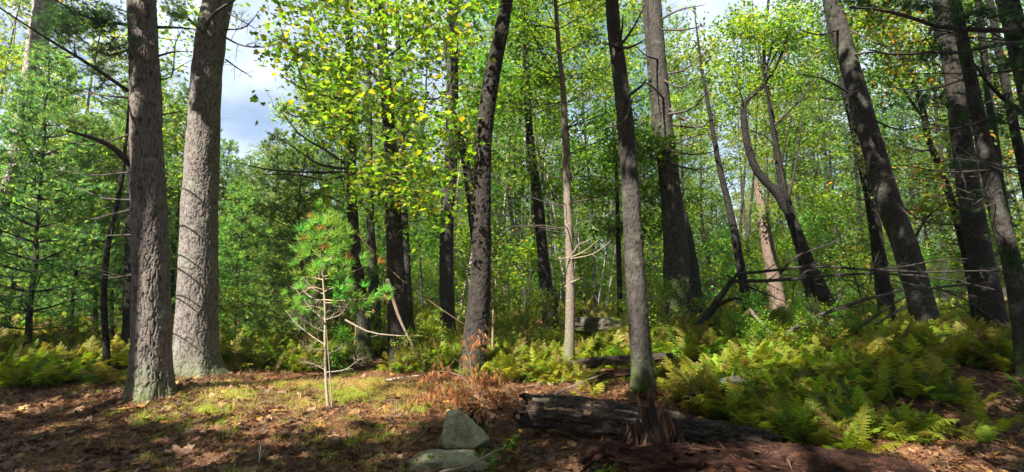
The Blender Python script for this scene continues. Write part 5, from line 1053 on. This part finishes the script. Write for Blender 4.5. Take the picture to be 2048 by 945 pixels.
# shredded stump
def shard_stump(name, label, c, h, spread, n, cols, seed, cat='stump', lean=(0, 0), fat=.05):
    r = np.random.default_rng(seed); root = thing(name, label, cat, c)
    for k in range(n):
        a = r.uniform(0, 6.28); rad = spread * r.uniform(.02, 1); b = np.array(c) + [math.cos(a) * rad, math.sin(a) * rad * .7, -.05]; hh = h * (1 - .8 * rad / spread) ** 1.2 * r.uniform(.3, 1.05) ** 1.5
        q_ = r.uniform(-.3, 1.1); tp = np.array(c) + [math.cos(a) * rad * q_ + lean[0] + r.normal(0, .05), math.sin(a) * rad * q_ + lean[1], hh]; m_ = (b + tp) / 2 + r.normal(0, .035, 3); wd = fat * r.uniform(.5, 1.1)
        P = smooth_path(np.array([b, m_, tp]), 9); s = np.linspace(0, 1, 9); th = np.arange(7) * 2 * PI / 7
        off = wd * (1 - s ** 1.2)[:, None] * (.45 * r.normal(0, 1, (1, 7)) + .2 * r.normal(0, 1, (9, 7)))
        g = tube(P, wd * (1 - .9 * s), 7, np.array(cols[r.integers(len(cols))]), off=off); part('splinter', g, M_TWIG, root, smooth=False)
    return root
cst = at(1312, 900, 4.62); cst[2] = float(ground(cst[0], cst[1])) + .08
shard_stump('shredded_stump', 'tall shredded red-brown stump spiking up between the two rotten logs', cst, .74, .44, 150, [(.075, .036, .022), (.04, .022, .016), (.13, .062, .035), (.025, .016, .013)], 5, lean=(-.03, .05), fat=.075)
cs2 = at(958, 838, 5.9); cs2[2] = float(ground(cs2[0], cs2[1]))
shard_stump('broken_stump', 'small blackened broken stump just right of the upright rock', cs2, .36, .13, 24, [(.035, .022, .018), (.06, .035, .026), (.02, .015, .012)], 6, fat=.045)
cs3 = at(175, 745, 9.0); cs3[2] = float(ground(cs3[0], cs3[1]))
shard_stump('broken_stump', 'dark rotten stump sunk among the ferns left of the scarred pine', cs3, .34, .4, 34, [(.03, .022, .018), (.05, .035, .026)], 7, fat=.08)
for k in range(150):
    i = int(RS.uniform(4, 250)); a = RS.uniform(-.2, 2.6); T = norm(Qr[i + 1] - Qr[i]); sd = norm(np.cross(T, [0, 0, 1])); U = sd * math.cos(a) + np.array([0, 0, 1]) * math.sin(a); c = Qr[i] + U * (Rr_[i] + .012)
    d = norm(T * RS.normal(0, 1) + sd * RS.normal(0, .25) + U * RS.uniform(0, .2)); l = RS.uniform(.03, .12)
    part('wood_chip', tube(np.array([c - d * l, c + RS.normal(0, .006, 3), c + d * l]), np.array([.3, 1, .2]) * RS.uniform(.004, .012), 5, np.array([(.17, .08, .045), (.09, .04, .027), (.045, .025, .02), (.12, .06, .035)][RS.integers(4)])), M_TWIG, red, smooth=False)
# knot of rotten root at the bottom
p0 = at(1205, 905, 4.6); log('rotten_root', 'short hollow rotten root end curving out of the litter at the bottom', [at(1160, 925, 4.6), at(1185, 905, 4.65), at(1225, 903, 4.6), at(1262, 915, 4.5)], [.04, .055, .065, .06], M_RED, n=26, m=60, seed=18, depth=.012, cat='root', broken=.02)

# ---------------------------------------------------------------- fallen limbs on the right
lim = thing('fallen_tree', 'leafless fallen tree with black limbs running right above the ferns', 'fallen tree', at(1395, 655, 11.5))
BK = (.035, .03, .025)
for pts, d0, d1, w, sb in (([(1385, 668), (1420, 625), (1440, 595), (1458, 570), (1478, 545)], 11.6, 10.6, 20, 3), ([(1474, 548), (1530, 543), (1600, 535), (1660, 534), (1740, 540), (1850, 545), (1960, 542), (2040, 546)], 10.6, 8.6, 6.5, 16), ([(1464, 562), (1540, 562), (1620, 556), (1700, 548), (1800, 549), (1900, 560), (1990, 580)], 10.7, 8.9, 7.5, 16),
                      ([(1425, 620), (1450, 603), (1478, 597), (1515, 604), (1518, 612)], 11.4, 10.5, 9, 5), ([(1455, 552), (1490, 570), (1520, 583), (1560, 600), (1585, 608)], 10.6, 10.0, 5, 6), ([(1560, 548), (1590, 515), (1640, 495), (1680, 480)], 10.4, 10, 5, 5), ([(1740, 540), (1800, 535), (1880, 520), (1940, 518)], 9.6, 9, 5, 7), ([(1480, 597), (1530, 640), (1545, 650)], 10.8, 10.2, 4, 3)):
    explicit_branch(lim, pts, d0, d1, w, 2, RS, int(sb * 1.6), BK, depth=2, sublen=.2, n=7, updir=-.1)
lim2 = thing('dead_limb', 'broken grey limb slanting up to the right in front of the big leaning trunk', 'fallen branch', at(1590, 690, 9.6))
for pts, d0, d1, w, sb in (([(1560, 680), (1600, 650), (1640, 630), (1700, 610), (1780, 585), (1880, 575), (1990, 565)], 10, 8.4, 11, 14), ([(1720, 655), (1770, 620), (1810, 595), (1850, 580)], 9.4, 9, 6, 6), ([(1750, 650), (1800, 620), (1840, 600), (1880, 580)], 9.2, 8.9, 5, 6), ([(1590, 660), (1605, 630), (1615, 615)], 9.9, 9.7, 5, 3),
                      ([(1870, 575), (1930, 600), (1990, 640), (2030, 665)], 8.9, 7.8, 4, 8), ([(1780, 560), (1850, 575), (1940, 590), (1990, 605)], 9.2, 8.2, 3.5, 8), ([(1820, 600), (1880, 620), (1930, 610), (1980, 612)], 9, 8, 3, 7), ([(1700, 560), (1760, 600), (1810, 650)], 9.4, 9, 3, 5)):
    explicit_branch(lim2, pts, d0, d1, w, 2, RS, int(sb * 1.6), (.06, .052, .045), depth=2, sublen=.2, n=6, updir=0)
for nm, lab, pts, d0, d1, w, c in (('fallen_pole', 'bare pale pole propped at a slant below the fallen black limbs', [(1500, 620), (1525, 650), (1555, 680)], 9.8, 9.2, 8, (.11, .09, .07)), ('fallen_pole', 'barkless brown pole leaning left of the sunlit middle trunk', [(775, 560), (800, 640), (845, 728)], 9.4, 8.6, 9, (.12, .09, .065)),
                          ('fallen_pole', 'long thin dark pole slanting down from the black maple to the big dark leaning trunk', [(700, 450), (780, 540), (870, 610), (938, 655)], 10, 9.6, 4, (.12, .08, .055)), ('fallen_branch', 'bleached stick lying across the litter behind the clearing', [(770, 762), (810, 755), (850, 750)], 8.2, 8.2, 6, (.40, .30, .22)),
                          ('fallen_branch', 'dry arched twig in front of the upright rock reaching down to the bottom edge', [(880, 945), (940, 930), (985, 905), (1010, 895)], 4.5, 5.0, 6, (.22, .17, .13)), ('fallen_branch', 'thin dry branch arcing low between the sapling and the leaning pole', [(690, 640), (740, 665), (800, 672), (845, 672)], 8.9, 9, 4, (.25, .2, .16)),
                          ('fallen_branch', 'dead stick poking up from the litter at the bottom left', [(520, 938), (519, 915), (522, 890)], 4.8, 4.9, 5, (.35, .3, .25)), ('fallen_branch', 'tall bleached stem standing among ferns right of the big dark leaning trunk', [(985, 700), (986, 640), (988, 560), (984, 480)], 9.9, 9.9, 5, (.22, .15, .10)),
                          ('fallen_branch', 'bent dry stem left of the big dark leaning trunk', [(945, 640), (935, 560), (915, 500)], 10.4, 10.8, 4, (.25, .2, .15)), ('fallen_branch', 'straight broken stick lying on the litter left of the upright rock', [(790, 905), (820, 890), (850, 865), (855, 850)], 5.2, 5.8, 5, (.2, .16, .13)),
                          ('fallen_branch', 'thin stick on the ground behind the long rotten log', [(1110, 790), (1150, 770), (1215, 745)], 7.2, 8, 5, (.2, .16, .13)), ('fallen_branch', 'pale crossed stick lying over the shaded ferns left of centre right', [(1440, 765), (1480, 770), (1530, 785)], 7, 7, 4, (.3, .26, .22))):
    o = thing(nm, lab, 'branch', at(pts[0][0], pts[0][1], d0)); explicit_branch(o, pts, d0, d1, w, 2, RS, 4, c, depth=1, sublen=.2, name='stem', n=8)
for x, y, d, s, l in ((1020, 885, 5.3, .10, 'small bright green leafy seedling right of the rocks'), (1222, 905, 4.55, .06, 'tiny green seedling beside the rotten root at the bottom'), (1205, 935, 4.4, .07, 'bright green weed at the bottom edge left of the red-brown log'), (1165, 798, 6.6, .07, 'little green seedling above the left part of the long rotten log'), (965, 880, 5.3, .05, 'low green sprout touching the right side of the upright rock')):
    c = at(x, y, d); c[2] = float(ground(c[0], c[1])); o = thing('seedling', l, 'seedling', c)
    part('stem', tube(np.array([c, c + [0, .01, s * .9], c + [.01, 0, s * 1.7]]), [.003, .002, .001], 5, (.08, .12, .03)), M_TWIG, o)
    part('leaves', leaf_cloud(np.array([c + [0, 0, s], c + [.02, 0, s * 1.6], c + [-.02, -.01, s * 1.2]]), 7, s * .8, s * .8, 'maple_green', RS, .4), M_LEAF, o)

HZ = 0.0007
hb = G(); hx, hy0, hy1, hz0, hz1 = 140.0, -30.0, 130.0, -1.6, 32.0
hb.add([[-hx, hy0, hz0], [hx, hy0, hz0], [hx, hy1, hz0], [-hx, hy1, hz0], [-hx, hy0, hz1], [hx, hy0, hz1], [hx, hy1, hz1], [-hx, hy1, hz1]], [[0, 3, 2, 1], [4, 5, 6, 7], [0, 1, 5, 4], [1, 2, 6, 5], [2, 3, 7, 6], [3, 0, 4, 7]])
hm, t = new_mat('haze'); pv = nd(t, 'ShaderNodeVolumePrincipled', {'Color': (.86, .92, 1, 1), 'Density': HZ, 'Anisotropy': 0.2}); ho = nd(t, 'ShaderNodeOutputMaterial'); t.links.new(pv.outputs[0], ho.inputs['Volume'])
tag(hb.build('haze', hm, smooth=False), kind='stuff')
# ---------------------------------------------------------------- unseen canopy shaped to steer the sunlight, hung on near trees and added pines
RC = np.random.default_rng(404)
for x, y, rad in ((-9, 1.5, .25), (-6.5, -3.5, .3), (-12.5, -2, .28), (-15, 4, .25), (0, -7, .3), (-10, -8, .26), (2.5, -4.5, .25), (7.5, 1.0, .22), (-18, 0, .25), (-8.5, 5.2, .2), (-13.5, 8.5, .25), (5, -8, .25)):
    gz = float(ground(x, y)); P = np.array([[x, y, gz - .1], [x + RC.normal(0, .1), y, gz + 4], [x + RC.normal(0, .3), y + .1, gz + 9], [x + RC.normal(0, .4), y, gz + 15]])
    root = thing('pine_tree', 'unseen white pine added beside or behind the viewpoint to shade the foreground', 'pine tree', (x, y, gz), 'unseen shade pines added around the viewpoint')
    Q, RQ = resample(P, np.array([rad, rad * .85, rad * .6, .04]), 90); part('trunk', tube(Q, RQ, 14), M_BARK, root); TREES.append((np.array([x, y]), root))
nC = 8000
C = np.column_stack([RC.uniform(-27, 14, nC), RC.uniform(-22, 16, nC), RC.uniform(6.5, 15, nC)])
px, py, f = project(C); vis = (f > 0) & (px > -120) & (px < 2170) & (py > -90) & (py < 1000); C = C[~vis]
C = C[~in_gap(C, .38)]  # clumps dropped along the sun rays to the chosen lit spots
ys_ = C[:, 1] - (C[:, 2] - 3) * S[1] / S[2]; xs_ = C[:, 0] - (C[:, 2] - 3) * S[0] / S[2]; far_side = ((ys_ > 12.7) & ((xs_ < .5) | (ys_ > 14.5))) | ((ys_ > 9.8) & (xs_ < -6.2)); C = C[~(far_side & (RC.uniform(0, 1, len(C)) < .95))]
C = C[fbm(C[:, 0] * .35, C[:, 1] * .35, C[:, 2] * .35, 91, 2) > -.45]
TX = np.array([q[0] for q in TREES]); own = np.argmin(((C[:, None, :2] - TX[None]) ** 2).sum(-1), axis=1)
for k, (xy, root) in enumerate(TREES):
    Ck = C[own == k]
    if len(Ck) == 0: continue
    g = leaf_cloud(Ck, 42, .5, .27, 'pine_dark', RC, .45)
    part('crown', g, M_LEAF, root)  # unseen clumps added for shade, shared out to the nearest trees
print('objects', len(bpy.data.objects), 'canopy', len(C))
for k in ('root',): pass
